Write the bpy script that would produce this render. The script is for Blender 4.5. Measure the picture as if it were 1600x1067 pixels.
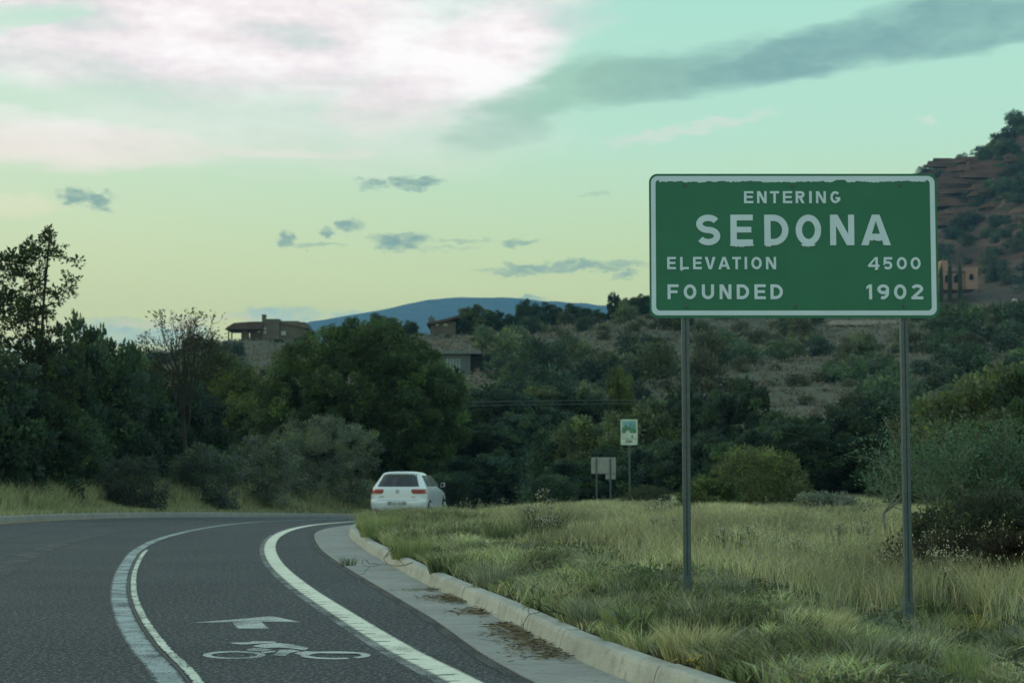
import bpy, math, random
import numpy as np
from mathutils import Vector, Matrix

for o in list(bpy.data.objects):
    bpy.data.objects.remove(o)
S = bpy.context.scene
COL = S.collection
R = math.radians
rng = np.random.default_rng(7)
random.seed(7)

# ------------------------------------------------------------------ camera
F = 2800.0; EYE = 1.25; TH = math.atan(211.5 / F)
cam_d = bpy.data.cameras.new('camera')
cam = bpy.data.objects.new('camera', cam_d); COL.objects.link(cam)
cam.location = (0, 0, EYE)
cam.rotation_euler = (R(90) + TH, 0, 0)
cam_d.sensor_width = 36; cam_d.lens = 36 * F / 1600
cam_d.clip_start = .1; cam_d.clip_end = 30000
cam_d.dof.use_dof = True; cam_d.dof.focus_distance = 15.2; cam_d.dof.aperture_fstop = 4.5
S.camera = cam

# ------------------------------------------------------------------ colour helpers
def lin(c):
    return tuple((v / 255 / 12.92) if v / 255 <= .04045 else ((v / 255 + .055) / 1.055) ** 2.4 for v in c)
def rgba(c): return (*c, 1)

class NT:
    """small wrapper to write node trees as expressions"""
    def __init__(s, tree): s.t = tree; s.n = tree.nodes; s.l = tree.links
    def node(s, kind, **kw):
        n = s.n.new(kind)
        for k, v in kw.items(): setattr(n, k, v)
        return n
    def put(s, sock, v):
        if hasattr(v, 'links'): s.l.new(v, sock)
        else: sock.default_value = v
    def m(s, op, a, b=0.0, c=None):
        n = s.node('ShaderNodeMath', operation=op)
        s.put(n.inputs[0], a); s.put(n.inputs[1], b)
        if c is not None: s.put(n.inputs[2], c)
        return n.outputs[0]
    def mix(s, f, a, b, blend='MIX'):
        n = s.node('ShaderNodeMix', data_type='RGBA', blend_type=blend)
        s.put(n.inputs[0], f)
        for i, v in ((6, a), (7, b)):
            s.put(n.inputs[i], v if hasattr(v, 'links') else rgba(v))
        return n.outputs[2]
    def noise(s, vec, scale=5, detail=4, rough=.55, out=0):
        n = s.node('ShaderNodeTexNoise'); s.put(n.inputs['Vector'], vec)
        n.inputs['Scale'].default_value = scale; n.inputs['Detail'].default_value = detail
        n.inputs['Roughness'].default_value = rough
        return n.outputs[out]
    def sm(s, v, lo, hi, a=0.0, b=1.0):
        n = s.node('ShaderNodeMapRange', interpolation_type='SMOOTHSTEP')
        s.put(n.inputs[0], v)
        for i, x in zip((1, 2, 3, 4), (lo, hi, a, b)): n.inputs[i].default_value = x
        return n.outputs[0]
    def comb(s, x, y, z=0.0):
        n = s.node('ShaderNodeCombineXYZ')
        for i, v in enumerate((x, y, z)): s.put(n.inputs[i], v)
        return n.outputs[0]
    def sep(s, v):
        n = s.node('ShaderNodeSeparateXYZ'); s.put(n.inputs[0], v); return n.outputs
    def ramp(s, f, stops):
        n = s.node('ShaderNodeValToRGB'); s.put(n.inputs[0], f)
        e = n.color_ramp.elements
        while len(e) < len(stops): e.new(.5)
        for q, (p, c) in zip(e, stops): q.position = p; q.color = rgba(c)
        return n.outputs[0]

# ------------------------------------------------------------------ world: dusk sky with cloud
SUN_AZ = R(-62); SUN_EL = R(13)
w = bpy.data.worlds.new('World'); S.world = w; w.use_nodes = True
t = NT(w.node_tree); t.n.clear()
out = t.node('ShaderNodeOutputWorld'); bg = t.node('ShaderNodeBackground')
t.l.new(bg.outputs[0], out.inputs[0])
d = t.sep(t.node('ShaderNodeTexCoord').outputs['Generated'])
az = t.m('ARCTAN2', d[0], d[1]); el = t.m('ARCSINE', d[2])
# sky co-ordinates: degrees of azimuth and elevation scaled to one common unit (1/2800 rad)
U = t.m('MULTIPLY_ADD', az, 2860.0, 800.0)
V = t.m('MULTIPLY_ADD', el, -2860.0, 745.0)
nv = t.comb(t.m('DIVIDE', U, 620.0), t.m('DIVIDE', V, 165.0), t.m('MULTIPLY', d[1], 2.0))
nz = t.node('ShaderNodeTexNoise'); t.put(nz.inputs['Vector'], nv)
nz.inputs['Scale'].default_value = 2.2; nz.inputs['Detail'].default_value = 7; nz.inputs['Roughness'].default_value = .52
ns = t.sep(nz.outputs['Color'])
fv = t.comb(t.m('DIVIDE', U, 120.0), t.m('DIVIDE', V, 60.0), 0.0)
fz = t.node('ShaderNodeTexNoise'); t.put(fz.inputs['Vector'], fv)
fz.inputs['Scale'].default_value = 3.4; fz.inputs['Detail'].default_value = 7; fz.inputs['Roughness'].default_value = .62
fs = t.sep(fz.outputs['Color'])
UD = t.m('MULTIPLY_ADD', t.m('SUBTRACT', ns[0], .5), 260.0, U)
VD = t.m('MULTIPLY_ADD', t.m('SUBTRACT', ns[1], .5), 110.0, V)
UF = t.m('MULTIPLY_ADD', t.m('SUBTRACT', fs[0], .5), 70.0, U)
VF = t.m('MULTIPLY_ADD', t.m('SUBTRACT', fs[1], .5), 44.0, V)
def blob(u0, v0, a, b, slope=0.0, lo=1.0, hi=.15, fine=False):
    uu, vv = (UF, VF) if fine else (UD, VD)
    du = t.m('SUBTRACT', uu, float(u0))
    dv = t.m('MULTIPLY_ADD', du, -float(slope), t.m('SUBTRACT', vv, float(v0)))
    q = t.m('ADD', t.m('POWER', t.m('ABSOLUTE', t.m('DIVIDE', du, float(a))), 2.0),
            t.m('POWER', t.m('ABSOLUTE', t.m('DIVIDE', dv, float(b))), 2.0))
    return t.sm(q, hi, lo, 1.0, 0.0)
# clear sky: gradient in elevation, a little warmer towards the set sun
eln = t.m('DIVIDE', t.m('MAXIMUM', el, 0.0), math.pi / 2)
cool = t.ramp(eln, [(0, lin((244, 228, 136))), (.055, lin((230, 228, 128))), (.085, lin((208, 225, 160))),
                    (.12, lin((186, 224, 194))), (.165, lin((170, 217, 194))), (.4, lin((162, 210, 212))), (1, lin((152, 198, 212)))])
warm = t.ramp(eln, [(0, lin((250, 230, 140))), (.055, lin((238, 230, 138))), (.085, lin((230, 229, 166))),
                    (.12, lin((216, 227, 190))), (.165, lin((206, 225, 200))), (.4, lin((168, 210, 210))), (1, lin((152, 198, 212)))])
sunward = t.sm(t.m('COSINE', t.m('SUBTRACT', az, SUN_AZ)), .35, .95)
skyc = t.mix(sunward, cool, warm)
away = t.sm(d[1], -.9, .5, .9, 1.0)                      # the sky opposite the sunset is dimmer
skyc = t.mix(1.0, skyc, t.comb(away, away, away), 'MULTIPLY')
nish = t.node('ShaderNodeTexSky', sky_type='NISHITA'); nish.sun_disc = False
nish.sun_elevation = SUN_EL; nish.sun_rotation = SUN_AZ; nish.air_density = 1.4; nish.dust_density = 1.5
nsc = t.mix(1.0, nish.outputs[0], (.055, .075, .06), 'MULTIPLY')
skyc = t.mix(.12, skyc, nsc)
streak = ns[2]
# big bright sheet of cloud
A = t.m('MAXIMUM', blob(290, 42, 680, 165, .03, 1.05, .08), blob(700, 92, 270, 128, -.33, 1.05, .1))
A = t.m('MAXIMUM', A, t.m('MULTIPLY', blob(420, 200, 500, 75, .0, 1.2, 0.0), .42))
A = t.m('MAXIMUM', A, t.m('MULTIPLY', blob(90, 236, 330, 46, .0, 1.2, .05), .85))
A = t.m('MAXIMUM', A, t.m('MULTIPLY', blob(430, 236, 190, 15, .0), .6))
beyond = t.m('MAXIMUM', t.sm(t.m('ABSOLUTE', az), .32, .6), t.sm(el, .28, .5))
A = t.m('MAXIMUM', A, t.m('MULTIPLY', beyond, t.sm(ns[0], .45, .7)))
A = t.m('MULTIPLY', A, t.sm(streak, .26, .52, .5, 1.0))
A = t.m('MULTIPLY', A, t.m('SUBTRACT', 1.0, t.m('MULTIPLY', blob(20, 42, 110, 34, -.2), .8)))
cloudA = t.ramp(t.m('MULTIPLY_ADD', t.m('SUBTRACT', fs[2], .5), .35, streak),
                [(.32, lin((212, 198, 202))), (.47, lin((234, 217, 217))), (.56, lin((244, 229, 228))), (.68, lin((254, 243, 240)))])
cloudA = t.mix(t.sm(V, 110, 280, 0, .8), cloudA, lin((246, 224, 206)))
c = t.mix(t.m('MULTIPLY', A, .93), skyc, t.mix(1.0, cloudA, t.comb(away, away, away), 'MULTIPLY'))
# dark band of cloud that rises to the right
B = t.m('MULTIPLY', blob(850, 155, 190, 52, -.40), .66)
for q, k in (((1040, 112, 220, 50, -.22), .85), ((1250, 78, 260, 40, -.2), .95), ((1560, 55, 420, 43, -.05), 1.0), ((2050, 60, 420, 60, .02), .9)):
    B = t.m('MAXIMUM', B, t.m('MULTIPLY', blob(*q), k))
B = t.m('MULTIPLY', B, t.m('MULTIPLY', t.sm(ns[0], .25, .6, .55, 1.0), t.sm(fs[0], .3, .65, .86, 1.0)))
c = t.mix(t.m('MULTIPLY', B, .84), c, t.mix(t.sm(U, 850, 1250), lin((132, 164, 138)), lin((100, 134, 134))))
# pink streak
c = t.mix(t.m('MULTIPLY', t.m('MAXIMUM', blob(1080, 196, 170, 12, -.16, fine=True), blob(1460, 190, 18, 9, fine=True)), .55), c, lin((214, 214, 200)))
# small grey cloudlets
P = None
for q, k in (((112, 312, 30, 17), .95), ((150, 318, 22, 16), .95), ((578, 280, 26, 12), .9), ((645, 277, 42, 14), 1), ((505, 355, 14, 10), .9),
             ((541, 349, 20, 12), .95), ((618, 369, 50, 15), 1), ((440, 370, 16, 10), .9), ((490, 378, 46, 4), .5), ((720, 367, 60, 3), .5),
             ((815, 370, 34, 7), .7), ((880, 411, 150, 10, -.05), .8), ((985, 422, 26, 9), .8), ((825, 461, 34, 6), .8),
             ((700, 380, 60, 3), .4), ((205, 520, 130, 24), .75), ((430, 490, 80, 15), .75), ((560, 487, 60, 12), .7), ((255, 512, 36, 9), .6),
             ((320, 545, 90, 18), .7), ((70, 560, 130, 30), .6), ((930, 295, 30, 5), .35), ((1700, 330, 60, 14), .7), ((-200, 330, 70, 20), .7)):
    b = t.m('MULTIPLY', blob(*q, lo=1.3, hi=.1, fine=True), k)
    P = b if P is None else t.m('MAXIMUM', P, b)
low = t.sm(V, 440, 490)
c = t.mix(t.m('MULTIPLY', t.m('MULTIPLY', P, t.sm(fs[2], .3, .6, .45, 1.0)), .95), c, t.mix(low, lin((122, 148, 130)), lin((158, 188, 184))))
glow = t.m('MAXIMUM', blob(250, 506, 110, 7, fine=True), t.m('MAXIMUM', blob(330, 494, 120, 5, fine=True), blob(290, 556, 70, 12, fine=True)))
c = t.mix(t.m('MULTIPLY', glow, .75), c, lin((226, 214, 160)))
c = t.mix(t.m('MULTIPLY', blob(0, 330, 110, 26, fine=True), .5), c, lin((236, 226, 180)))
c = t.mix(t.sm(d[2], -.02, -.12), c, (.05, .06, .05))
ten = t.mix(1.0, c, (10, 10, 10), 'MULTIPLY')
t.l.new(ten, bg.inputs[0]); bg.inputs[1].default_value = .1
# ------------------------------------------------------------------ sun low behind thin cloud
sd = bpy.data.lights.new('sun', 'SUN'); sun = bpy.data.objects.new('sun', sd); COL.objects.link(sun)
sd.energy = .9; sd.angle = R(22); sd.color = (1, .86, .55)
sun.rotation_euler = (R(90) - SUN_EL, 0, -SUN_AZ + R(180))
sun.location = (-40, 20, 30)

S.view_settings.view_transform = 'Standard'; S.view_settings.look = 'None'
S.view_settings.exposure = .5; S.view_settings.gamma = 1
S.render.engine = 'CYCLES'
S.cycles.use_denoising = True
S.cycles.max_bounces = 6; S.cycles.diffuse_bounces = 3; S.cycles.glossy_bounces = 2
S.cycles.transmission_bounces = 4; S.cycles.transparent_max_bounces = 6; S.cycles.volume_bounces = 1
S.cycles.use_fast_gi = False
S.cycles.caustics_reflective = False; S.cycles.caustics_refractive = False
S.cycles.sample_clamp_indirect = 3

# ------------------------------------------------------------------ materials
MATS = {}
def mat(name, base, rough=.9, spec=.2, metal=0.0, var=None, vscale=3.0, bump=0.0, bscale=40.0, coat=0.0):
    if name in MATS: return MATS[name]
    m = bpy.data.materials.new(name); m.use_nodes = True
    n = NT(m.node_tree); p = n.n['Principled BSDF']
    p.inputs['Roughness'].default_value = rough; p.inputs['Specular IOR Level'].default_value = spec
    p.inputs['Metallic'].default_value = metal; p.inputs['Coat Weight'].default_value = coat
    tc = n.node('ShaderNodeTexCoord').outputs['Object']
    if var is None: var = tuple(v * .78 for v in base)
    f = n.sm(n.noise(tc, vscale, 5, .6), .34, .66)
    n.put(p.inputs['Base Color'], n.mix(f, base, var))
    if bump:
        b = n.node('ShaderNodeBump'); b.inputs['Strength'].default_value = bump; b.inputs['Distance'].default_value = .02
        n.put(b.inputs['Height'], n.noise(tc, bscale, 4, .6)); n.l.new(b.outputs[0], p.inputs['Normal'])
    MATS[name] = m
    return m

def leafmat(name, trans=.4, rough=.75, tint=(1, 1, 1), orand=.25):
    """foliage: colour from the per-leaf attribute, a little per-plant variation, light passing through"""
    if name in MATS: return MATS[name]
    m = bpy.data.materials.new(name); m.use_nodes = True
    n = NT(m.node_tree); n.n.clear()
    o = n.node('ShaderNodeOutputMaterial')
    a = n.node('ShaderNodeAttribute', attribute_name='Col').outputs['Color']
    oi = n.node('ShaderNodeObjectInfo').outputs['Random']
    k = n.m('MULTIPLY_ADD', oi, orand * 2, 1 - orand)
    col = n.mix(1.0, n.mix(1.0, a, n.comb(k, k, k), 'MULTIPLY'), tint, 'MULTIPLY')
    p = n.node('ShaderNodeBsdfPrincipled'); n.put(p.inputs['Base Color'], col)
    p.inputs['Roughness'].default_value = rough; p.inputs['Specular IOR Level'].default_value = .12
    tr = n.node('ShaderNodeBsdfTranslucent'); n.put(tr.inputs[0], col)
    mx = n.node('ShaderNodeMixShader'); mx.inputs[0].default_value = trans
    n.l.new(p.outputs[0], mx.inputs[1]); n.l.new(tr.outputs[0], mx.inputs[2]); n.l.new(mx.outputs[0], o.inputs[0])
    MATS[name] = m
    return m

# ------------------------------------------------------------------ mesh helpers
def mesh_np(name, V_, loops, sizes, mat_=None, cols=None, smooth=False):
    V_ = np.asarray(V_, dtype=np.float32).reshape(-1, 3); loops = np.asarray(loops, dtype=np.int32); sizes = np.asarray(sizes, dtype=np.int32)
    me = bpy.data.meshes.new(name)
    me.vertices.add(len(V_)); me.vertices.foreach_set('co', V_.ravel())
    me.loops.add(len(loops)); me.loops.foreach_set('vertex_index', loops)
    me.polygons.add(len(sizes))
    st = np.zeros(len(sizes), dtype=np.int32); st[1:] = np.cumsum(sizes)[:-1]
    me.polygons.foreach_set('loop_start', st); me.polygons.foreach_set('loop_total', sizes)
    me.polygons.foreach_set('use_smooth', np.full(len(sizes), bool(smooth)))
    me.update(calc_edges=True)
    if cols is not None:
        ca = me.color_attributes.new('Col', 'FLOAT_COLOR', 'POINT')
        c4 = np.ones((len(V_), 4), dtype=np.float32); c4[:, :3] = cols
        ca.data.foreach_set('color', c4.ravel())
    if mat_: me.materials.append(mat_)
    return me
def link(name, me, parent=None, loc=None):
    o = bpy.data.objects.new(name, me); COL.objects.link(o)
    if parent is not None: o.parent = parent
    if loc is not None: o.location = loc
    return o
def tag(o, label=None, cat=None, group=None, kind=None):
    for k, v in (('label', label), ('category', cat), ('group', group), ('kind', kind)):
        if v: o[k] = v
    return o
def thing(name, label, cat, loc=(0, 0, 0), rz=0.0, group=None):
    o = link(name, None); o.location = loc; o.rotation_euler = (0, 0, rz)
    return tag(o, label, cat, group)
class MB:
    def __init__(s): s.v = []; s.f = []
    def add(s, v, f):
        k = len(s.v); s.v += [tuple(map(float, p)) for p in v]; s.f += [tuple(i + k for i in q) for q in f]; return s
    def box(s, x0, x1, y0, y1, z0, z1):
        v = [(x, y, z) for x in (x0, x1) for y in (y0, y1) for z in (z0, z1)]
        return s.add(v, [(0, 1, 3, 2), (4, 6, 7, 5), (0, 4, 5, 1), (2, 3, 7, 6), (0, 2, 6, 4), (1, 5, 7, 3)])
    def prism(s, pts, y0, y1):
        """polygon in x,z extruded along y"""
        n = len(pts); v = [(p[0], y0, p[1]) for p in pts] + [(p[0], y1, p[1]) for p in pts]
        f = [tuple(range(n)), tuple(range(2 * n - 1, n - 1, -1))] + [(i, i + n, (i + 1) % n + n, (i + 1) % n) for i in range(n)]
        return s.add(v, f)
    def tube(s, pts, rad, n=6, cap=True):
        pts = [np.array(p, float) for p in pts]; k0 = len(s.v)
        for i, p in enumerate(pts):
            a = pts[min(i + 1, len(pts) - 1)] - pts[max(i - 1, 0)]; a = a / (np.linalg.norm(a) + 1e-9)
            h = np.array([0, 0, 1.]) if abs(a[2]) < .9 else np.array([1., 0, 0])
            b = np.cross(a, h); b /= np.linalg.norm(b); c_ = np.cross(a, b)
            r = rad[i] if hasattr(rad, '__len__') else rad
            for j in range(n):
                q = 2 * math.pi * j / n; s.v.append(tuple(p + r * (math.cos(q) * b + math.sin(q) * c_)))
        for i in range(len(pts) - 1):
            for j in range(n):
                s.f.append((k0 + i * n + j, k0 + i * n + (j + 1) % n, k0 + (i + 1) * n + (j + 1) % n, k0 + (i + 1) * n + j))
        if cap:
            s.f.append(tuple(k0 + j for j in range(n))[::-1]); e = k0 + (len(pts) - 1) * n
            s.f.append(tuple(e + j for j in range(n)))
        return s
    def mesh(s, name, m, smooth=False):
        return mesh_np(name, s.v, [i for q in s.f for i in q], [len(q) for q in s.f], m, smooth=smooth)
    def build(s, name, m, parent=None, loc=None, smooth=False):
        return link(name, s.mesh(name, m, smooth), parent, loc)

# ------------------------------------------------------------------ geometry of the place
def zr(y):                                   # road level: flat, then over a gentle crest
    return -0.0003 * np.maximum(0, np.asarray(y, float) - 38) ** 2
def ray(u, v):
    x = (u - 800) / F; z = (533.5 - v) / F
    y = math.cos(TH) - z * math.sin(TH); zz = math.sin(TH) + z * math.cos(TH)
    return x / y, zz / y
def at(u, v, Y):
    a, b = ray(u, v); return Vector((a * Y, Y, EYE + b * Y))
def ground(u, v, dz=0.0):
    a, b = ray(u, v); ys = np.arange(3, 160, .01)
    i = int(np.argmax(EYE + b * ys <= zr(ys) + dz)); return Vector((a * ys[i], ys[i], float(zr(ys[i])) + dz))
def catmull(p, n=10):
    p = [np.array(q, float) for q in p]; p = [2 * p[0] - p[1]] + p + [2 * p[-1] - p[-2]]; o = []
    for i in range(1, len(p) - 2):
        for k in range(n):
            s = k / n; a, b, c_, d_ = p[i - 1:i + 3]
            o.append(.5 * (2 * b + (c_ - a) * s + (2 * a - 5 * b + 4 * c_ - d_) * s * s + (3 * b - a - 3 * c_ + d_) * s ** 3))
    o.append(p[-2]); return np.array(o)
def resample(c_, step):
    L = np.concatenate([[0], np.cumsum(np.linalg.norm(np.diff(c_, axis=0), axis=1))])
    s = np.arange(0, L[-1], step); return np.stack([np.interp(s, L, c_[:, 0]), np.interp(s, L, c_[:, 1])], 1), s
KERB = catmull([(5.6, -11), (4.0, -4), (2.45, 3), (1.12, 9.2), (.72, 11), (.33, 13), (-.12, 15.9), (-.68, 19.1), (-1.47, 23.9), (-2.58, 31.3), (-3.44, 38),
                (-3.74, 41.6), (-3.78, 45), (-3.4, 49), (-2.7, 53), (-1.6, 58), (-.2, 63), (1.6, 68), (4.2, 74), (8, 80), (14, 87), (24, 95)])
LKERB = catmull([(-6.6, -11), (-7.3, -4), (-8.3, 4), (-9.6, 12), (-11.2, 22), (-12.8, 32), (-14.0, 41), (-14.45, 51), (-14.25, 57.4), (-13.68, 64.1),
                 (-12.6, 71.4), (-11, 79), (-8.5, 86), (-4.5, 93), (2, 100)])
LLINE = catmull([(1.9, -9), (.1, 0), (-1.2, 7), (-2.16, 11), (-2.84, 13.4), (-3.64, 16.5), (-4.49, 20.2), (-5.5, 25.2), (-6.6, 31.5), (-7.35, 38), (-7.75, 46.6), (-7.5, 53.2), (-6.6, 58), (-5.2, 64), (-3, 70)])
RLINE = catmull([(3.9, -9), (2.0, 0), (.55, 7), (-.40, 11), (-.92, 13.1), (-1.62, 16.3), (-2.56, 20.8), (-3.55, 26.2), (-4.43, 32.1), (-5.08, 38), (-5.42, 43.9), (-5.33, 49), (-4.8, 53.2), (-3.9, 58), (-2.6, 63), (-.8, 68)])
def xat(curve, y): return np.interp(y, curve[:, 1], curve[:, 0])
def sm01(x): x = np.clip(x, 0, 1); return x * x * (3 - 2 * x)
def vnoise(x, y, s, seed=0):
    """cheap smooth value noise"""
    x = np.asarray(x, float) / s + seed * 17.3; y = np.asarray(y, float) / s + seed * 9.1
    xi = np.floor(x); yi = np.floor(y); fx = sm01(x - xi); fy = sm01(y - yi)
    def h(a, b): q = np.sin(a * 127.1 + b * 311.7 + seed * 74.7) * 43758.5453; return q - np.floor(q)
    return (h(xi, yi) * (1 - fx) + h(xi + 1, yi) * fx) * (1 - fy) + (h(xi, yi + 1) * (1 - fx) + h(xi + 1, yi + 1) * fx) * fy
RIDGE1_U = [-1500, -400, 0, 200, 270, 350, 480, 560, 640, 700, 800, 900, 1000, 1100, 1400, 1600, 2000, 3000]
RIDGE1_V = [600, 590, 580, 568, 556, 538, 536, 530, 522, 520, 508, 502, 488, 482, 478, 472, 455, 450]
RIDGE2_U = [-1500, 700, 950, 1000, 1100, 1200, 1300, 1380, 1420, 1470, 1520, 1560, 1600, 1700, 1900, 2300, 3000]
RIDGE2_V = [700, 660, 520, 492, 450, 405, 345, 296, 276, 262, 240, 212, 186, 130, 70, 60, 200]
def zt(x, y):
    """ground level off the road"""
    x = np.asarray(x, float); y = np.asarray(y, float)
    dr = x - xat(KERB, y); dl = xat(LKERB, y) - x; yr = np.minimum(y, 60)
    ky = sm01((y - 26) / 10)
    right = zr(yr) + .135 + .13 * sm01(dr / 1.6) * (1 - ky) + .13 * ky * sm01(dr / .45) - .25 * sm01((x - 1.4) / 2.0) * (1 - sm01((y - 17) / 12)) \
        + .06 * sm01((y - 36) / 14) * sm01(dr / 5) + .10 * (vnoise(x, y, 2.3, 1) - .5) * sm01(dr / 1.2) + .5 * sm01((y - 52) / 30) * sm01(dr / 6)
    left = zr(y) * (1 - .2 * sm01((dl - .3) / 5)) + .165 + .55 * sm01((dl - .2) / 7) + .06 * (vnoise(x, y, 2.3, 2) - .5) * sm01(dl / 1.2) + .25 * sm01((y - 60) / 30) * sm01((dl - .2) / 4)
    near = np.where(x > (xat(KERB, y) + xat(LKERB, y)) / 2, right, left)
    a = x / np.maximum(y, 30); u = 800 + a * F
    z1 = EYE + (745 - np.interp(u, RIDGE1_U, RIDGE1_V)) / F * 300
    z2 = EYE + (745 - np.interp(u, RIDGE2_U, RIDGE2_V)) / F * 720
    s1 = np.clip((y - 92) / (300 - 92), 0, 1)
    hill = .3 + (z1 - .3) * (s1 ** 1.08)
    s2 = sm01((y - 300) / 110); hill = hill * (1 - .22 * s2)
    s3 = np.clip((y - 400) / 320, 0, 1); hill = hill + (np.maximum(z2, hill) - hill) * s3 ** 1.25
    s4 = sm01((y - 760) / 700); hill = hill * (1 - s4)
    bump = (vnoise(x, y, 28, 3) - .5) * 2.2 * sm01((y - 110) / 60) + (vnoise(x, y, 9, 4) - .5) * .8 * sm01((y - 120) / 60)
    red = sm01((y - 520) / 120) * (1 - s4) * (z2 > z1)
    led = (vnoise(x, y, 15, 5) - .5) * 6 + (vnoise(x, y, 6, 6) - .5) * 3
    far = hill + bump * (1 - s4) + led * red
    k = sm01((y - 84) / 20) * np.maximum(sm01((np.maximum(dl, dr) - .3) / 6), sm01((y - 100.4) / 4))
    return near * (1 - k) + far * k

# ------------------------------------------------------------------ ground materials
def asphalt_mat():
    m = bpy.data.materials.new('asphalt'); m.use_nodes = True; n = NT(m.node_tree); p = n.n['Principled BSDF']
    g = n.node('ShaderNodeNewGeometry').outputs['Position']
    big = n.sm(n.noise(g, .35, 4, .6), .3, .7)
    agg = n.noise(g, 62, 4, .85); agg2 = n.noise(g, 30, 3, .75)
    col = n.mix(big, (.038, .043, .049), (.054, .060, .067))
    col = n.mix(n.sm(agg, .35, .68), n.mix(1., col, (.42, .42, .42), 'MULTIPLY'), n.mix(1., col, (1.75, 1.75, 1.75), 'MULTIPLY'))
    col = n.mix(n.sm(agg2, .58, .78, 0, .6), col, (.16, .17, .17))
    col = n.mix(n.sm(n.noise(g, 17, 4, .8), .4, .66, 0, .5), col, n.mix(1., col, (.5, .5, .5), 'MULTIPLY'))
    col = n.mix(n.sm(n.noise(g, 27, 2, .9), .53, .62, 0, .9), col, (.19, .20, .21))
    vor = n.node('ShaderNodeTexVoronoi', feature='DISTANCE_TO_EDGE'); vor.inputs['Scale'].default_value = .33
    wob = n.node('ShaderNodeVectorMath', operation='ADD'); n.put(wob.inputs[0], g)
    nn = n.node('ShaderNodeTexNoise'); n.put(nn.inputs['Vector'], g); nn.inputs['Scale'].default_value = 1.6; n.put(wob.inputs[1], nn.outputs['Color'])
    n.put(vor.inputs['Vector'], wob.outputs[0])
    crack = n.m('MULTIPLY', n.sm(vor.outputs['Distance'], .004, .0), n.sm(n.noise(g, .5, 2), .55, .62))
    col = n.mix(n.m('MULTIPLY', crack, .7), col, (.03, .032, .034))
    n.put(p.inputs['Base Color'], col); p.inputs['Roughness'].default_value = .9; p.inputs['Specular IOR Level'].default_value = .15
    b = n.node('ShaderNodeBump'); b.inputs['Strength'].default_value = .9; b.inputs['Distance'].default_value = .008
    n.put(b.inputs['Height'], agg); n.l.new(b.outputs[0], p.inputs['Normal'])
    return m
def concrete_mat(name, a, b_):
    m = bpy.data.materials.new(name); m.use_nodes = True; n = NT(m.node_tree); p = n.n['Principled BSDF']
    g = n.node('ShaderNodeNewGeometry').outputs['Position']
    f1 = n.sm(n.noise(g, 1.1, 5, .65), .3, .7); f2 = n.sm(n.noise(g, 9, 5, .7),   .46, .72, 0, .75)
    col = n.mix(f2, n.mix(f1, a, b_), tuple(v * .5 for v in b_))
    gr = n.sm(n.noise(g, 120, 2, .8), .4, .7)
    col = n.mix(.35, col, n.mix(gr, tuple(v * .6 for v in a), tuple(min(1, v * 1.3) for v in a)))
    n.put(p.inputs['Base Color'], col); p.inputs['Roughness'].default_value = .9; p.inputs['Specular IOR Level'].default_value = .2
    b = n.node('ShaderNodeBump'); b.inputs['Strength'].default_value = .5; b.inputs['Distance'].default_value = .01
    n.put(b.inputs['Height'], n.noise(g, 60, 4, .7)); n.l.new(b.outputs[0], p.inputs['Normal'])
    return m
def soil_mat(name, c1, c2, c3, s1=.8, s2=6.0):
    m = bpy.data.materials.new(name); m.use_nodes = True; n = NT(m.node_tree); p = n.n['Principled BSDF']
    g = n.node('ShaderNodeNewGeometry').outputs['Position']
    col = n.mix(n.sm(n.noise(g, s1, 5, .65), .36, .64), c1, c2)
    col = n.mix(n.sm(n.noise(g, s2, 5, .7), .42, .66), col, c3)
    n.put(p.inputs['Base Color'], col); p.inputs['Roughness'].default_value = 1; p.inputs['Specular IOR Level'].default_value = .05
    b = n.node('ShaderNodeBump'); b.inputs['Strength'].default_value = .8; b.inputs['Distance'].default_value = .2 / s1
    n.put(b.inputs['Height'], n.noise(g, s2 * 1.5, 5, .7)); n.l.new(b.outputs[0], p.inputs['Normal'])
    return m
M_asphalt = asphalt_mat()
M_gutter = concrete_mat('gutter_concrete', (.30, .305, .29), (.21, .217, .21))
M_kerb = concrete_mat('kerb_concrete', (.40, .415, .375), (.25, .262, .24))
M_soil = soil_mat('verge_soil', (.075, .075, .045), (.055, .065, .035), (.10, .085, .06))

# ------------------------------------------------------------------ road, gutter, kerbs
def grid(name, X, Y, Z, m, kind='structure'):
    r, c_ = X.shape; Vv = np.stack([X, Y, Z], -1).reshape(-1, 3)
    i = np.arange((r - 1) * c_).reshape(r - 1, c_)[:, :-1].ravel()
    L = np.stack([i, i + 1, i + c_ + 1, i + c_], 1).ravel()
    me = mesh_np(name, Vv, L, np.full((r - 1) * (c_ - 1), 4), m, smooth=True)
    return tag(link(name, me), kind=kind)
ys = np.arange(-11, 100.1, .5)
q = np.linspace(0, 1, 30)[None, :]
xl = xat(LKERB, ys)[:, None] - .05; xr = xat(KERB, ys)[:, None] + .04
X = xl + (xr - xl) * q; Y = np.repeat(ys[:, None], 30, 1)
grid('road', X, Y, zr(Y), M_asphalt)

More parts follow.
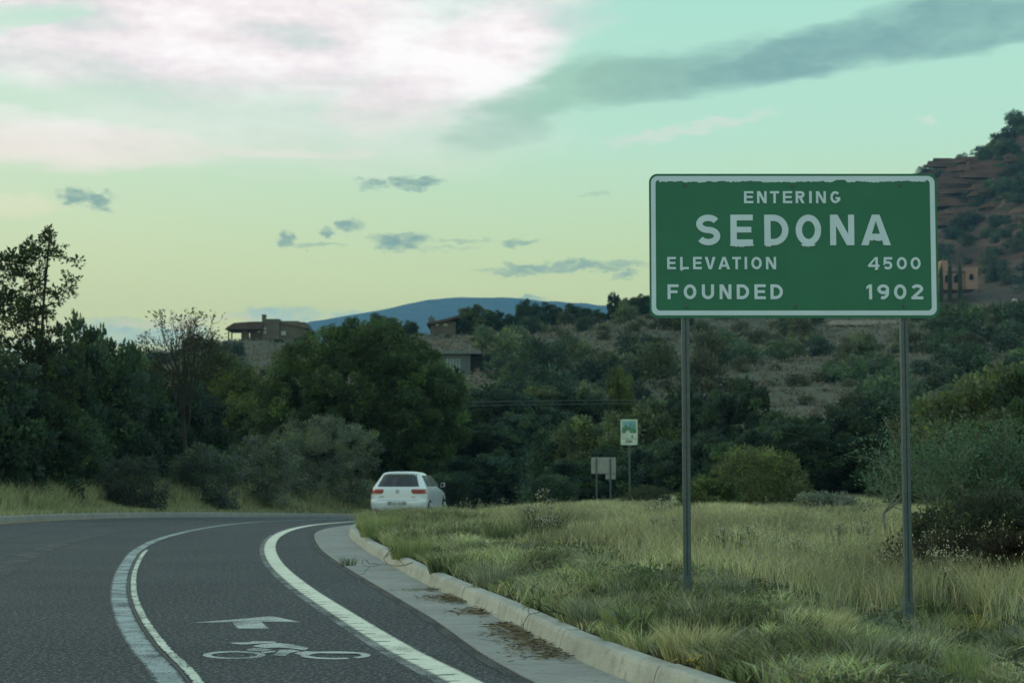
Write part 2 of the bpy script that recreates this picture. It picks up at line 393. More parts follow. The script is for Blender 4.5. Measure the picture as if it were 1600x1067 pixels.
def normals(c_):
    tg = np.gradient(c_, axis=0); tg /= np.linalg.norm(tg, axis=1)[:, None]
    return np.stack([tg[:, 1], -tg[:, 0]], 1)        # to the right of travel
def sweep(c_, prof, m, name, parent, side=1):
    """profile of (offset to the right, height) swept along a run of points on the road"""
    N = normals(c_); k = len(prof); v = []
    for p, nn in zip(c_, N):
        for o, h in prof:
            if o < -.3: o = o * (1 + .3 * float(sm01((p[1] - 18) / 14)))
            qx = p + nn * o * side; v.append((qx[0], qx[1], float(zr(p[1])) + h))
    f = []
    for i in range(len(c_) - 1):
        for j in range(k): f.append((i * k + j, i * k + (j + 1) % k, (i + 1) * k + (j + 1) % k, (i + 1) * k + j))
    f.append(tuple(range(k))[::-1]); f.append(tuple((len(c_) - 1) * k + j for j in range(k)))
    b = MB(); b.add(v, f); return b.build(name, m, parent)
kerb_root = tag(link('kerb', None), kind='structure'); gutter_root = tag(link('gutter', None), kind='structure'); lkerb_root = tag(link('median_kerb', None), kind='structure')
kc, ks = resample(KERB, .25)
prof = [(0, -.08), (.0, 0), (.035, .12), (.05, .145), (.07, .155), (.165, .157), (.175, .15), (.18, -.08)]
gprof = [(-.56, -.06), (-.56, .009), (-.05, .005), (-.002, .008), (-.002, -.06)]
def runs(c_, s, length, jit=0.0):
    cut = [0]; L = s[-1]; x = 0
    while x < L - .8:
        x += length * (1 + jit * (random.random() - .5)); cut.append(min(x, L))
    for a, b in zip(cut[:-1], cut[1:]):
        aa, bb = a + .008, b - .008
        if bb - aa < .3: continue
        st = np.concatenate([[aa], s[(s > aa + .05) & (s < bb - .05)], [bb]])
        yield np.stack([np.interp(st, s, c_[:, 0]), np.interp(st, s, c_[:, 1])], 1)
vis = lambda r: r[-1, 1] > 4 and r[0, 1] < 66
for r in runs(kc, ks, 2.0, .7):
    if vis(r): 
        o = sweep(r, [(a, b + random.uniform(-.004, .004) * (b > .1)) for a, b in prof], M_kerb, 'kerb_section', kerb_root)
for r in runs(kc, ks, 3.0, .2):
    if vis(r): sweep(r, gprof, M_gutter, 'gutter_slab', gutter_root)
lc, ls = resample(LKERB, .5)
for r in runs(lc, ls, 3.0, .1):
    if r[-1, 1] > 30 and r[0, 1] < 99.5: sweep(r, [(a, b * (1.25 if b > 0 else 1)) for a, b in prof], M_gutter, 'kerb_section', lkerb_root, side=-1)

# verge ground
ys = np.concatenate([np.arange(-11, 30, .35), np.arange(30, 100.5, .7)])
dq = np.concatenate([np.arange(0, 6, .25), np.arange(6, 22, .8), np.geomspace(22, 120, 16)])
X = xat(KERB, ys)[:, None] + .15 + dq[None, :]; Y = np.repeat(ys[:, None], len(dq), 1)
Z = zt(X, Y); Z[:, 0] -= .03
grid('verge', X, Y, Z, M_soil)
ys = np.arange(-11, 100.5, .7)
dq = np.concatenate([np.arange(0, 6, .4), np.arange(6, 22, 1.2), np.geomspace(22, 120, 14)])
X = xat(LKERB, ys)[:, None] - .15 - dq[None, :]; Y = np.repeat(ys[:, None], len(dq), 1)
Z = zt(X, Y); Z[:, 0] -= .03
grid('median_ground', X, Y, Z, M_soil)
# far terrain: scrub hillside, then the red rock hill
def hill_mat():
    m = bpy.data.materials.new('hillside_soil'); m.use_nodes = True; n = NT(m.node_tree); p = n.n['Principled BSDF']
    g = n.node('ShaderNodeNewGeometry').outputs['Position']; xyz = n.sep(g)
    scrub = n.mix(n.sm(n.noise(g, .09, 5, .65), .35, .65), (.128, .134, .112), (.185, .17, .145))
    scrub = n.mix(n.sm(n.noise(g, .7, 5, .75), .38, .62), scrub, (.105, .125, .09))
    st = n.comb(n.m('MULTIPLY', xyz[0], .012), n.m('MULTIPLY', xyz[1], .012), n.m('MULTIPLY', xyz[2], .33))
    band = n.sm(n.noise(st, 1.0, 4, .6), .38, .62)
    redc = n.mix(band, (.095, .06, .048), (.165, .108, .082))
    redc = n.mix(n.sm(n.noise(g, .25, 6, .7), .50, .66), redc, (.055, .06, .042))
    f = n.sm(n.m('ADD', xyz[1], n.m('MULTIPLY', n.noise(g, .02, 3), 160.0)), 500, 640)
    n.put(p.inputs['Base Color'], n.mix(f, scrub, redc)); p.inputs['Roughness'].default_value = 1; p.inputs['Specular IOR Level'].default_value = .03
    b = n.node('ShaderNodeBump'); b.inputs['Strength'].default_value = 1; b.inputs['Distance'].default_value = 1.2
    n.put(b.inputs['Height'], n.m('ADD', n.noise(g, .6, 6, .7), n.m('MULTIPLY', n.noise(st, 1.0, 4, .6), 1.5))); n.l.new(b.outputs[0], p.inputs['Normal'])
    return m
M_hill = hill_mat()
ang = np.concatenate([np.linspace(-1.6, -.4, 24), np.linspace(-.38, .38, 260), np.linspace(.4, 1.6, 24)])
yy = np.concatenate([[98.5], np.arange(99.5, 130, 3), np.arange(130, 420, 4), np.arange(420, 800, 5), np.geomspace(810, 6500, 36)])
X = np.clip(yy[:, None] * ang[None, :], -2900, 2900); Y = np.repeat(yy[:, None], len(ang), 1)
Z = zt(X, Y); Z[0] = -2.2; Z[1] -= .1
grid('hillside', X, Y, Z, M_hill)

# far mountain
mu = np.array([-2500, -900, 0, 250, 350, 420, 480, 530, 560, 600, 640, 670, 700, 760, 800, 850, 900, 960, 1010, 1100, 1300, 1800, 3000])
mv = np.array([735, 715, 640, 562, 536, 519, 504, 494, 489, 482, 474, 467, 465, 464.5, 465, 469, 473, 477, 480, 490, 520, 640, 730])
MY = 5200.0
aa = np.linspace(-.45, .44, 400); prof_v = np.interp(800 + aa * F, mu, mv)
zz = EYE + (745 - prof_v) / F * MY
rr = np.array([(-1700, .0), (-1100, .22), (-700, .45), (-400, .68), (-180, .88), (-60, .97), (0, 1.0), (400, .9), (800, .5), (1200, 0)])
X = (MY + rr[:, 0])[:, None] * aa[None, :]; Y = np.repeat((MY + rr[:, 0])[:, None], len(aa), 1)
Z = zz[None, :] * rr[:, 1][:, None]; Z += (vnoise(X, Y, 240, 8) - .5) * 70 * (rr[:, 1] * (1 - rr[:, 1]) * 4)[:, None] + (vnoise(X, Y, 40, 9) - .5) * 5
grid('mountain', X, Y, Z, soil_mat('mountain_slope', (.045, .06, .04), (.07, .075, .055), (.035, .045, .03), .004, .03))
# ------------------------------------------------------------------ road markings
def paint_mat(name, c1, c2, wear, wscale=14.0, edge=0.0, notch=False):
    """paint over asphalt; where it has worn off the road shows through"""
    m = bpy.data.materials.new(name); m.use_nodes = True; n = NT(m.node_tree); p = n.n['Principled BSDF']
    g = n.node('ShaderNodeNewGeometry').outputs['Position']; uv = n.node('ShaderNodeTexCoord').outputs['UV']; xy = n.sep(uv)
    col = n.mix(n.sm(n.noise(g, 5, 4, .6), .35, .65), c1, c2)
    p.inputs['Roughness'].default_value = .7; p.inputs['Specular IOR Level'].default_value = .3
    n.put(p.inputs['Base Color'], col)
    a = n.sm(n.m('ADD', n.noise(g, wscale * 6, 4, .8), n.m('MULTIPLY', n.m('SUBTRACT', n.noise(g, wscale * .16, 3), .5), .5)), wear - .09, wear + .09)
    if edge:
        jag = n.m('MULTIPLY', n.m('SUBTRACT', n.noise(g, 16, 3), .5), edge)
        a = n.m('MULTIPLY', a, n.m('MULTIPLY', n.sm(n.m('ADD', xy[0], jag), .0, .2), n.sm(n.m('ADD', xy[0], jag), 1.0, .84)))
    if notch:
        wv = n.m('FRACT', n.m('ADD', n.m('DIVIDE', xy[1], .34), n.m('MULTIPLY', n.noise(g, 3, 2), .25)))
        cut = n.m('MULTIPLY', n.sm(n.m('ABSOLUTE', n.m('SUBTRACT', wv, .5)), .10, .05), n.sm(n.m('ADD', xy[0], n.m('MULTIPLY', n.m('SUBTRACT', n.noise(g, 9, 3), .5), 1.3)), .50, .36))
        cut = n.m('MULTIPLY', cut, n.m('MULTIPLY', n.sm(n.sep(g)[1], 22, 19), n.sm(n.noise(g, 1.2, 2), .35, .5)))
        a = n.m('MULTIPLY', a, n.m('SUBTRACT', 1.0, n.m('MULTIPLY', cut, .8)))
    n.put(p.inputs['Alpha'], a)
    return m
def strip(name, curve, o0, o1, y0, y1, m, h):
    c_, s = resample(curve, .2); N = normals(c_); k = (c_[:, 1] > y0) & (c_[:, 1] < y1); c_, N, s = c_[k], N[k], s[k]
    qs = np.linspace(0, 1, 4); v = []; uv = []
    for p, nn, ss in zip(c_, N, s):
        for e in qs:
            w_ = o0 + (o1 - o0) * e; v.append((p[0] + nn[0] * w_, p[1] + nn[1] * w_, float(zr(p[1])) + h)); uv.append((e, ss))
    f = [(i * 4 + j, i * 4 + j + 1, i * 4 + j + 5, i * 4 + j + 4) for i in range(len(c_) - 1) for j in range(3)]
    me = mesh_np(name, v, [i for q_ in f for i in q_], [4] * len(f), m)
    ul = me.uv_layers.new(name='UVMap'); idx = np.zeros(len(me.loops), dtype=np.int32); me.loops.foreach_get('vertex_index', idx)
    ul.data.foreach_set('uv', np.array(uv, dtype=np.float32)[idx].ravel())
    return tag(link(name, me), kind='structure')
P_old = paint_mat('old_paint', (.35, .41, .42), (.27, .32, .335), .45, 14, .45)
P_gray = paint_mat('ghost_paint', (.22, .25, .25), (.18, .20, .205), .5, 14, .3)
P_white = paint_mat('white_paint', (.64, .655, .55), (.55, .575, .48), .36, 14, .12, True)
P_sliver = paint_mat('bright_paint', (.62, .66, .56), (.5, .55, .48), .45, 9, .9)
P_symbol = paint_mat('symbol_paint', (.44, .48, .46), (.34, .38, .37), .44, 12)
P_yellow = paint_mat('yellow_paint', (.55, .33, .04), (.45, .28, .05), .42, 14)
M_tar = mat('tar_seam', (.02, .022, .024), .6, .4)
strip('lane_line', LLINE, -.01, .185, 5, 66, P_old, .004)
strip('lane_line', LLINE, .212, .288, 5, 31, P_sliver, .008)
strip('road_seam', LLINE, .188, .205, 5, 48, M_tar, .0055)
strip('edge_line', RLINE, -.075, .05, 5, 62, P_gray, .004)
strip('edge_line', RLINE, -.005, .235, 5, 64, P_white, .008)
strip('yellow_line', LKERB, .16, .34, 30, 66, P_yellow, .006)
P_track = paint_mat('tyre_polish', (.078, .084, .090), (.070, .076, .082), .50, 14, .9)
for o0 in (-1.55, -3.15): strip('tyre_track', LLINE, o0 - .28, o0 + .28, 5, 60, P_track, .004)
gy = KERB[(KERB[:, 1] > -9) & (KERB[:, 1] < 66)]; GUT = gy - normals(gy) * (.56 * (1 + .3 * sm01((gy[:, 1] - 18) / 14)))[:, None]
strip('road_seam', GUT, -.11, -.004, 5, 60, paint_mat('tar_edge', (.022, .025, .028), (.03, .033, .036), .42, 8, .5), .0045)
def ground_poly(name, parts, m, h):
    b = MB()
    for pts in parts:
        g3 = [ground(u, v) for u, v in pts]; b.add([(p.x, p.y, p.z + h) for p in g3], [tuple(range(len(g3)))[::-1]])
    return tag(b.build(name, m), kind='structure')
ground_poly('bike_lane_arrow', [[(424, 962.5), (470, 972.3), (442, 971.6), (418, 971.3), (407, 971.3), (386, 972), (302, 972.8), (360, 968.5)],
                                [(386, 972), (407, 971.3), (418, 971.3), (404, 972), (419, 981.8), (371, 981.8), (360, 971.6)]][:1]
            + [[(362, 971.6), (408, 971.4), (420, 982), (372, 982)]], P_symbol, .004)
def ring(cx, cy, rx, ry, tx, ty, a0=0, a1=360, n=40):
    o = []
    for i in range(n):
        q0 = R(a0 + (a1 - a0) * i / n); q1 = R(a0 + (a1 - a0) * (i + 1) / n)
        o.append([(cx + rx * math.cos(q0), cy + ry * math.sin(q0)), (cx + rx * math.cos(q1), cy + ry * math.sin(q1)),
                  (cx + (rx - tx) * math.cos(q1), cy + (ry - ty) * math.sin(q1)), (cx + (rx - tx) * math.cos(q0), cy + (ry - ty) * math.sin(q0))])
    return o
Z_ = lambda pts: [(160 + x / 3.636, 820 + y / 3.636) for x, y in pts]
ground_poly('bicycle_symbol', ring(366, 1023.6, 49, 6.3, 13, 2.3) , P_symbol, .004)
ground_poly('bicycle_symbol', ring(524, 1024.2, 55, 6.2, 14, 2.2, -178, 50) + ring(524, 1024.2, 55, 6.2, 14, 2.2, 66, 180), P_symbol, .0045)
ground_poly('bicycle_symbol', [Z_([(850, 691), (905, 679), (985, 672), (1085, 682), (1172, 702), (1150, 714), (1080, 704), (1000, 698), (925, 703)]),
                               Z_([(815, 709), (860, 700), (930, 706), (965, 714), (890, 719), (830, 716)]), Z_([(968, 743), (1008, 711), (1078, 710), (1125, 718), (1062, 730), (1036, 747)]),
                               Z_([(898, 724), (985, 716), (978, 724), (915, 732)]), Z_([(1085, 731), (1160, 719), (1200, 727), (1135, 742)])], P_symbol, .005)
ground_poly('bicycle_symbol', [Z_([(712, 672), (840, 668), (850, 662), (985, 664), (985, 670), (900, 676), (820, 682), (770, 680)])], P_symbol, .0055)
ground_poly('bicycle_symbol', [Z_([(1100, 726), (1150, 722), (1480, 728), (1470, 734), (1250, 732)])], P_symbol, .006)

# ------------------------------------------------------------------ lettering (road-sign alphabet built from strokes)
def band(c_, th):
    c_ = [np.array(p, float) for p in c_]; L = []; Rr = []
    for i, p in enumerate(c_):
        a = c_[i] - c_[i - 1] if i else None; b = c_[i + 1] - c_[i] if i < len(c_) - 1 else None
        da = a / np.linalg.norm(a) if a is not None else b / np.linalg.norm(b); db = b / np.linalg.norm(b) if b is not None else da
        n_ = np.array([-(da + db)[1], (da + db)[0]]); n_ /= np.linalg.norm(n_)
        k = th / 2 / max(.5, abs(n_ @ np.array([-da[1], da[0]])))
        L.append(p + n_ * k); Rr.append(p - n_ * k)
    return [[L[i], Rr[i], Rr[i + 1], L[i + 1]] for i in range(len(c_) - 1)]
def arc(cx, cy, rx, ry, a0, a1, n=14):
    return [(cx + rx * math.cos(R(a0 + (a1 - a0) * i / n)), cy + ry * math.sin(R(a0 + (a1 - a0) * i / n))) for i in range(n + 1)]
def rect(x0, y0, x1, y1): return [[(x0, y0), (x1, y0), (x1, y1), (x0, y1)]]
def glyph(ch, W, s):
    """list of layers; each layer is a list of polygons that do not overlap one another"""
    h = s / 2
    if ch == 'E': return [rect(0, 0, s, 1), rect(s, 0, W, s * .92), rect(s, .51 - s * .45, W * .93, .51 + s * .45), rect(s, 1 - s * .92, W, 1)]
    if ch == 'F': return [rect(0, 0, s, 1), rect(s, .5 - s * .45, W * .9, .5 + s * .45), rect(s, 1 - s * .92, W, 1)]
    if ch == 'L': return [rect(0, 0, s, 1), rect(s, 0, W, s * .92)]
    if ch == 'T': return [rect(W / 2 - h, 0, W / 2 + h, 1 - s * .92), rect(0, 1 - s * .92, W, 1)]
    if ch == 'I': return [rect(0, 0, W, 1)]
    if ch == 'N': return [rect(0, 0, s * .95, 1), rect(W - s * .95, 0, W, 1), [[(0, 1), (W - s * 1.2, 0), (W, 0), (s * 1.2, 1)]]]
    if ch == 'A':
        a = .125
        return [[[(0, 0), (s * 1.15, 0), (W / 2, .80), (W / 2, 1), (W / 2 - a, 1)]], [[(W, 0), (W / 2 + a, 1), (W / 2, 1), (W / 2, .80), (W - s * 1.15, 0)]],
                rect(W * .2, .20, W * .8, .20 + s * .85)]
    if ch == 'V':
        a = .125
        return [[[(0, 1), (W / 2 - a, 0), (W / 2, 0), (W / 2, .20), (s * 1.15, 1)]], [[(W, 1), (W - s * 1.15, 1), (W / 2, .20), (W / 2, 0), (W / 2 + a, 0)]]]
    if ch in 'O0': return [band(arc(W / 2, .5, W / 2 - h, .5 - h, 0, 360, 36), s)]
    if ch == 'D':
        r = min(.5, W * .62)
        return [rect(0, 0, s, 1), band([(s, 1 - h)] + arc(W - r, .5, r - h, .5 - h, 90, -90, 18) + [(s, h)], s)]
    if ch == 'U': return [band([(h, 1), (h, .4)] + arc(W / 2, .4, W / 2 - h, .4 - h, 180, 360, 16)[1:] + [(W - h, 1)], s)]
    if ch == 'R':
        return [rect(0, 0, s, 1), band([(s, 1 - h)] + arc(W - .29, .72, .29 - h, .28 - h, 90, -90, 12) + [(s, .44 + h)], s),
                [[(W * .36, .46), (W - s * 1.2, 0), (W, 0), (W * .36 + s * 1.15, .46)]]]
    if ch == 'G':
        return [band(arc(W / 2, .5, W / 2 - h, .5 - h, 42, 330, 26) + [(W - h, .30), (W - h, .5)], s), rect(W * .52, .5 - s * .85, W - s, .5)]
    if ch == 'S':
        ry = (1 - s) / 4; rx = W / 2 - h
        return [band(arc(W / 2, 1 - h - ry, rx, ry, 28, 262, 18) + arc(W / 2, h + ry, rx, ry, 82, -152, 18), s)]
    if ch == '1': return [rect(W - s, 0, W, 1), [[(W - s, 1), (0, .84), (0, .66), (W - s, .8)]]]
    if ch == '4': return [rect(W * .64, 0, W * .64 + s, 1), rect(0, .2, W, .2 + s * .9), [[(0, .2 + s * .9), (s * 1.1, .2 + s * .9), (W * .64, .82), (W * .64, 1), (W * .62, 1)]]]
    if ch == '5': return [band([(W, 1 - h), (h * 1.3, 1 - h), (h, .5), (W * .3, .58)] + arc(W - .34, .33, .34 - h, .33 - h, 90, -90, 14) + arc(W * .42, .33, W * .42 - h, .33 - h, -90, -150, 6), s)]
    if ch == '9': return [band(arc(W / 2, .67, W / 2 - h, .33 - h, 0, 360, 24), s), band([(W - h, .67)] + arc(W * .45, .5, W * .55 - h, .5 - h, 0, -110, 12)[2:], s)]
    if ch == '2': return [band(arc(W / 2, .7, W / 2 - h, .3 - h, 165, -28, 16) + [(h * 1.5, h * 1.6)], s), rect(0, 0, W, s * .95)]
    return []
def letter(ch, x0, x1, z0, z1, s, parent, m, y=-.004, name='letter', step=.0003):
    H = z1 - z0; W = (x1 - x0) / H; b = MB(); k = 0
    for layer in glyph(ch, W, s):
        for poly in layer:
            b.prism([(x0 + px * H, z0 + pz * H) for px, pz in poly], y - step * k, y + .0035)
        k += 1
    return b.build(name, m, parent)

# ------------------------------------------------------------------ town sign
def sign_mat(name, c_, rib=0.0, rough=.45):
    m = bpy.data.materials.new(name); m.use_nodes = True; n = NT(m.node_tree); p = n.n['Principled BSDF']
    tc = n.node('ShaderNodeTexCoord').outputs['Object']; xyz = n.sep(tc)
    f = n.sm(n.noise(tc, 2.5, 5, .65), .3, .7); col = n.mix(f, c_, tuple(v * .9 for v in c_))
    col = n.mix(n.sm(n.noise(tc, 60, 3, .7), .62, .8, 0, .35), col, tuple(v * .6 for v in c_))
    if rib:
        wv = n.m('SINE', n.m('MULTIPLY', xyz[2], 2 * math.pi / .0095)); col = n.mix(n.m('MULTIPLY_ADD', wv, rib, rib), col, tuple(v * .75 for v in c_))
    n.put(p.inputs['Base Color'], col); p.inputs['Roughness'].default_value = rough; p.inputs['Specular IOR Level'].default_value = .25
    return m
M_green = sign_mat('sign_green', (.025, .172, .115), .12)
M_edge = sign_mat('sign_green_edge', (.028, .22, .14))
M_legend = sign_mat('sign_legend', (.60, .78, .95), .25)
M_steel = mat('galvanised_steel', (.075, .115, .135), .5, .5, .3, (.055, .09, .108), 14)
M_bolt = mat('bolt', (.08, .11, .13), .45, .5, .6)
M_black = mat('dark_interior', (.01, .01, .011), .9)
SY = 15.05; SK = SY / F
sc0 = at(1240, 384, SY)
sgz = float(zt(sc0.x, SY))
sign = thing('town_sign', 'large green town entrance sign with white lettering on two perforated steel posts', 'sign', (sc0.x, SY, sgz))
SW, SH = 2.44, 1.226; zc = sc0.z - sgz
def sx(x): return (x - 801.5) / 1517 * SW
def sz(y): return zc + (415 - y) / 764 * SH
def rrect(x0, x1, z0, z1, r, n=8):
    o = []
    for cx, cz, a in ((x1 - r, z1 - r, 0), (x0 + r, z1 - r, 90), (x0 + r, z0 + r, 180), (x1 - r, z0 + r, 270)):
        o += [(cx + r * math.cos(R(a + 90 * i / n)), cz + r * math.sin(R(a + 90 * i / n))) for i in range(n + 1)]
    return o
pb = MB(); pb.prism(rrect(-SW / 2, SW / 2, zc - SH / 2, zc + SH / 2, .072), 0, .004)
panel = pb.build('panel', M_green, sign)
# border: a band between two rounded outlines, its upper strip torn along the inner edge
bo = rrect(sx(53), sx(1548), sz(783), sz(45), .058, 8); bi = rrect(sx(77), sx(1522), sz(758), sz(66), .032, 8)
b = MB()
n_ = len(bo)
bo3 = [(p[0], -.003, p[1]) for p in bo]; bi3 = [(p[0], -.003, p[1]) for p in bi]
b.add(bo3 + bi3, [(i, (i + 1) % n_, n_ + (i + 1) % n_, n_ + i) for i in range(n_)]); b.build('border', M_legend, panel)
b = MB(); xs = np.arange(sx(95), sx(1505), .008); top = sz(64)
low_ = top - .006 - .016 * (vnoise(xs, xs * 0, .06, 3)) - .011 * rng.random(len(xs)); low_[(xs > sx(1030)) & (xs < sx(1080))] += .012
b.add([(x, -.0034, top) for x in xs] + [(x, -.0034, z) for x, z in zip(xs, low_)], [(i, i + len(xs), i + len(xs) + 1, i + 1) for i in range(len(xs) - 1)])
b.build('torn_strip', M_legend, panel)
def word(text, boxes, y0, y1, s):
    for ch, (a, c_) in zip(text, boxes): letter(ch, sx(a), sx(c_), sz(y1), sz(y0), s, panel, M_legend, name='numeral' if ch.isdigit() else 'letter')
word('ENTERING', [(543, 592), (612, 662), (680, 728), (748, 797), (815, 862), (886, 900), (922, 974), (998, 1050)], 126, 190, .20)
word('SEDONA', [(290, 416), (470, 588), (648, 775), (813, 947), (994, 1121), (1157, 1313)], 251, 413, .205)
word('ELEVATION', [(136, 182), (204, 250), (272, 318), (334, 390), (404, 466), (478, 524), (543, 556), (578, 633), (655, 708)], 475, 540, .20)
word('4500', [(1192, 1251), (1272, 1318), (1342, 1395), (1415, 1467)], 476, 541, .20)
word('FOUNDED', [(137, 195), (222, 288), (317, 381), (410, 472), (500, 565), (593, 652), (677, 742)], 620, 698, .205)
word('1902', [(1180, 1210), (1238, 1300), (1325, 1390), (1416, 1478)], 620, 699, .205)
def tatter(x0, x1, y0, depth, seed):
    rr_ = np.random.default_rng(seed); xs = np.linspace(x0, x1, max(6, int((x1 - x0) / 5))); env = np.sin(np.linspace(.25, math.pi - .25, len(xs)))
    lo = y0 + depth * env * (.35 + 1.0 * rr_.random(len(xs)))
    b = MB(); b.add([(sx(x), -.0056, sz(y0 - 3)) for x in xs] + [(sx(x), -.0056, sz(y)) for x, y in zip(xs, lo)], [(i, i + len(xs), i + len(xs) + 1, i + 1) for i in range(len(xs) - 1)])
    b.build('tattered_edge', M_legend, panel)
tatter(466, 592, 412, 11, 1); tatter(648, 690, 412, 10, 2); tatter(840, 915, 410, 14, 3); tatter(203, 224, 538, 11, 4); tatter(1225, 1245, 538, 8, 5); tatter(1190, 1205, 520, 9, 7)
b = MB(); xs = np.linspace(1192, 1274, 18); lo = 383 + 8 * rng.random(18)
b.add([(sx(x), -.0058, sz(368)) for x in xs] + [(sx(x), -.0058, sz(y)) for x, y in zip(xs, lo)], [(i, i + 18, i + 19, i + 1) for i in range(17)]); b.build('tattered_edge', M_legend, panel)
for bx_, by_ in ((232, 94), (802, 97), (1368, 93), (238, 736), (808, 734), (1380, 736)):
    b = MB(); b.tube([(sx(bx_), -.009, sz(by_)), (sx(bx_), .002, sz(by_))], .0105, 6); o = b.build('bolt', M_bolt, panel)
    b = MB(); b.tube([(sx(bx_), -.004, sz(by_)), (sx(bx_), .001, sz(by_))], .016, 10); b.build('washer', M_steel, panel)
def perforated_post(x, zb, ztop, parent):
    w_ = .063; h = w_ / 2; y0 = .010; b = MB()
    b.add([(x + i, y0 + j, z) for z in (zb, ztop) for i, j in ((-h, 0), (h, 0), (h, w_), (-h, w_))], [(1, 2, 6, 5), (2, 3, 7, 6), (4, 5, 6, 7), (0, 3, 2, 1)])
    pit = .0254; nz_ = int((ztop - zb) / pit)
    for face in (0, 1):
        for k in range(nz_):
            z0 = zb + k * pit; zm = z0 + pit / 2; ou = [(h, 0), (h, pit / 2), (0, pit / 2), (-h, pit / 2), (-h, 0), (-h, -pit / 2), (0, -pit / 2), (h, -pit / 2)]
            ii = [(.0072 * math.cos(R(45 * i)), .0072 * math.sin(R(45 * i))) for i in range(8)]
            if face == 0: P3 = lambda a, c_, dd=0: (x + a, y0 + dd, zm + c_)
            else: P3 = lambda a, c_, dd=0: (x - h + dd, y0 + h + a, zm + c_)
            b.add([P3(*p) for p in ou] + [P3(*p) for p in ii] + [P3(p[0], p[1], .003) for p in ii],
                  [(i, (i + 1) % 8, 8 + (i + 1) % 8, 8 + i) for i in range(8)] + [(8 + i, 8 + (i + 1) % 8, 16 + (i + 1) % 8, 16 + i) for i in range(8)])
    p = b.build('post', M_steel, parent)
    c_ = MB(); c_.box(x - .039, x + .039, y0 - .007, y0 + w_ + .007, zb, zb + .3); c_.build('anchor_sleeve', M_steel, p)
for u0, v0 in ((1071, 920), (1412.5, 968)):
    px = at(u0, 500, SY + .03).x - sc0.x; gz = float(zt(px + sc0.x, SY + .03)) - sgz
    perforated_post(px, gz - .1, zc + SH / 2 - .06, sign)

# ------------------------------------------------------------------ small signs up the road
def scenic_sign():
    Y = 65.7; p = at(983, 675, Y); gz = float(zt(p.x, Y)); k = Y / F
    s_ = thing('scenic_route_sign', 'small white sign with a landscape picture and END plate on a thin post', 'sign', (p.x, Y, gz)); zc_ = p.z - gz
    W, H = .62, .94
    q = lambda x, z: ((x - 772) / 165 * W, zc_ + (282 - z) / 256 * H)
    m_w = mat('sign_white', (.55, .66, .60), .5); m_s = mat('sign_sky', (.22, .45, .55), .5); m_g = mat('sign_hill', (.10, .25, .17), .5); m_d = mat('sign_dark', (.06, .13, .12), .5)
    b = MB(); b.prism(rrect(-W / 2, W / 2, zc_ - H / 2, zc_ + H / 2, .05, 4), 0, .005); pn = b.build('panel', m_w, s_)
    def pic(name, pts, m, y): b = MB(); b.prism([q(*t_) for t_ in pts], y, .002); return b.build(name, m, pn)
    pic('picture_sky', [(703, 292), (840, 292), (840, 170), (703, 170)], m_s, -.002)
    pic('picture_hill', [(703, 292), (840, 292), (840, 250), (815, 240), (780, 230), (740, 224), (703, 236)], m_g, -.004)
    for x, z in ((738, 214), (787, 208), (820, 222)): pic('picture_tree', [(x - 12, z + 12), (x + 12, z + 12), (x + 5, z - 4), (x + 2, z - 22), (x - 2, z - 22), (x - 6, z - 4)], m_g, -.003)
    pic('picture_house', [(738, 292), (778, 292), (778, 276), (760, 262), (738, 276)], m_w, -.006)
    pic('picture_cactus', [(796, 342), (806, 342), (806, 326), (822, 314), (806, 318), (803, 306), (797, 318), (782, 314), (796, 328)], m_d, -.004)
    pic('rule', [(700, 349), (846, 349), (846, 345), (700, 345)], m_d, -.003)
    for ch, a, c_ in (('E', 738, 756), ('N', 762, 780), ('D', 786, 804)): letter(ch, q(a, 0)[0], q(c_, 0)[0], q(0, 390)[1], q(0, 362)[1], .2, pn, m_d)
    b = MB(); b.box(-.02, .04, .008, .06, -.1, zc_ + H / 2 - .1); b.build('post', M_steel, s_)
scenic_sign()
def back_sign():
    Y = 67.0; p = at(943, 727, Y); gz = float(zt(p.x, Y)); zc_ = p.z - gz
    s_ = thing('road_sign', 'grey back of a road sign with a small plate hanging below on two posts', 'sign', (p.x, Y, gz))
    m_b = mat('bare_aluminium', (.30, .33, .34), .5, .5, .3)
    q = lambda x, z: ((x - 524) / 240 * .93, zc_ + (580 - z) / 160 * .61)
    b = MB(); x0, z0 = q(405, 660); x1, z1 = q(643, 500); b.prism(rrect(x0, x1, z0, z1, .04, 4), 0, .004); b.build('panel', m_b, s_)
    b = MB(); x0, z0 = q(543, 714); x1, z1 = q(640, 664); b.prism(rrect(x0, x1, z0, z1, .02, 3), 0, .004); b.build('plate', m_b, s_)
    for x in (456, 590):
        xx = q(x, 0)[0]; b = MB(); b.box(xx - .03, xx + .03, -.055, -.003, -.15, zc_ + .27); b.build('post', M_steel, s_)
back_sign()

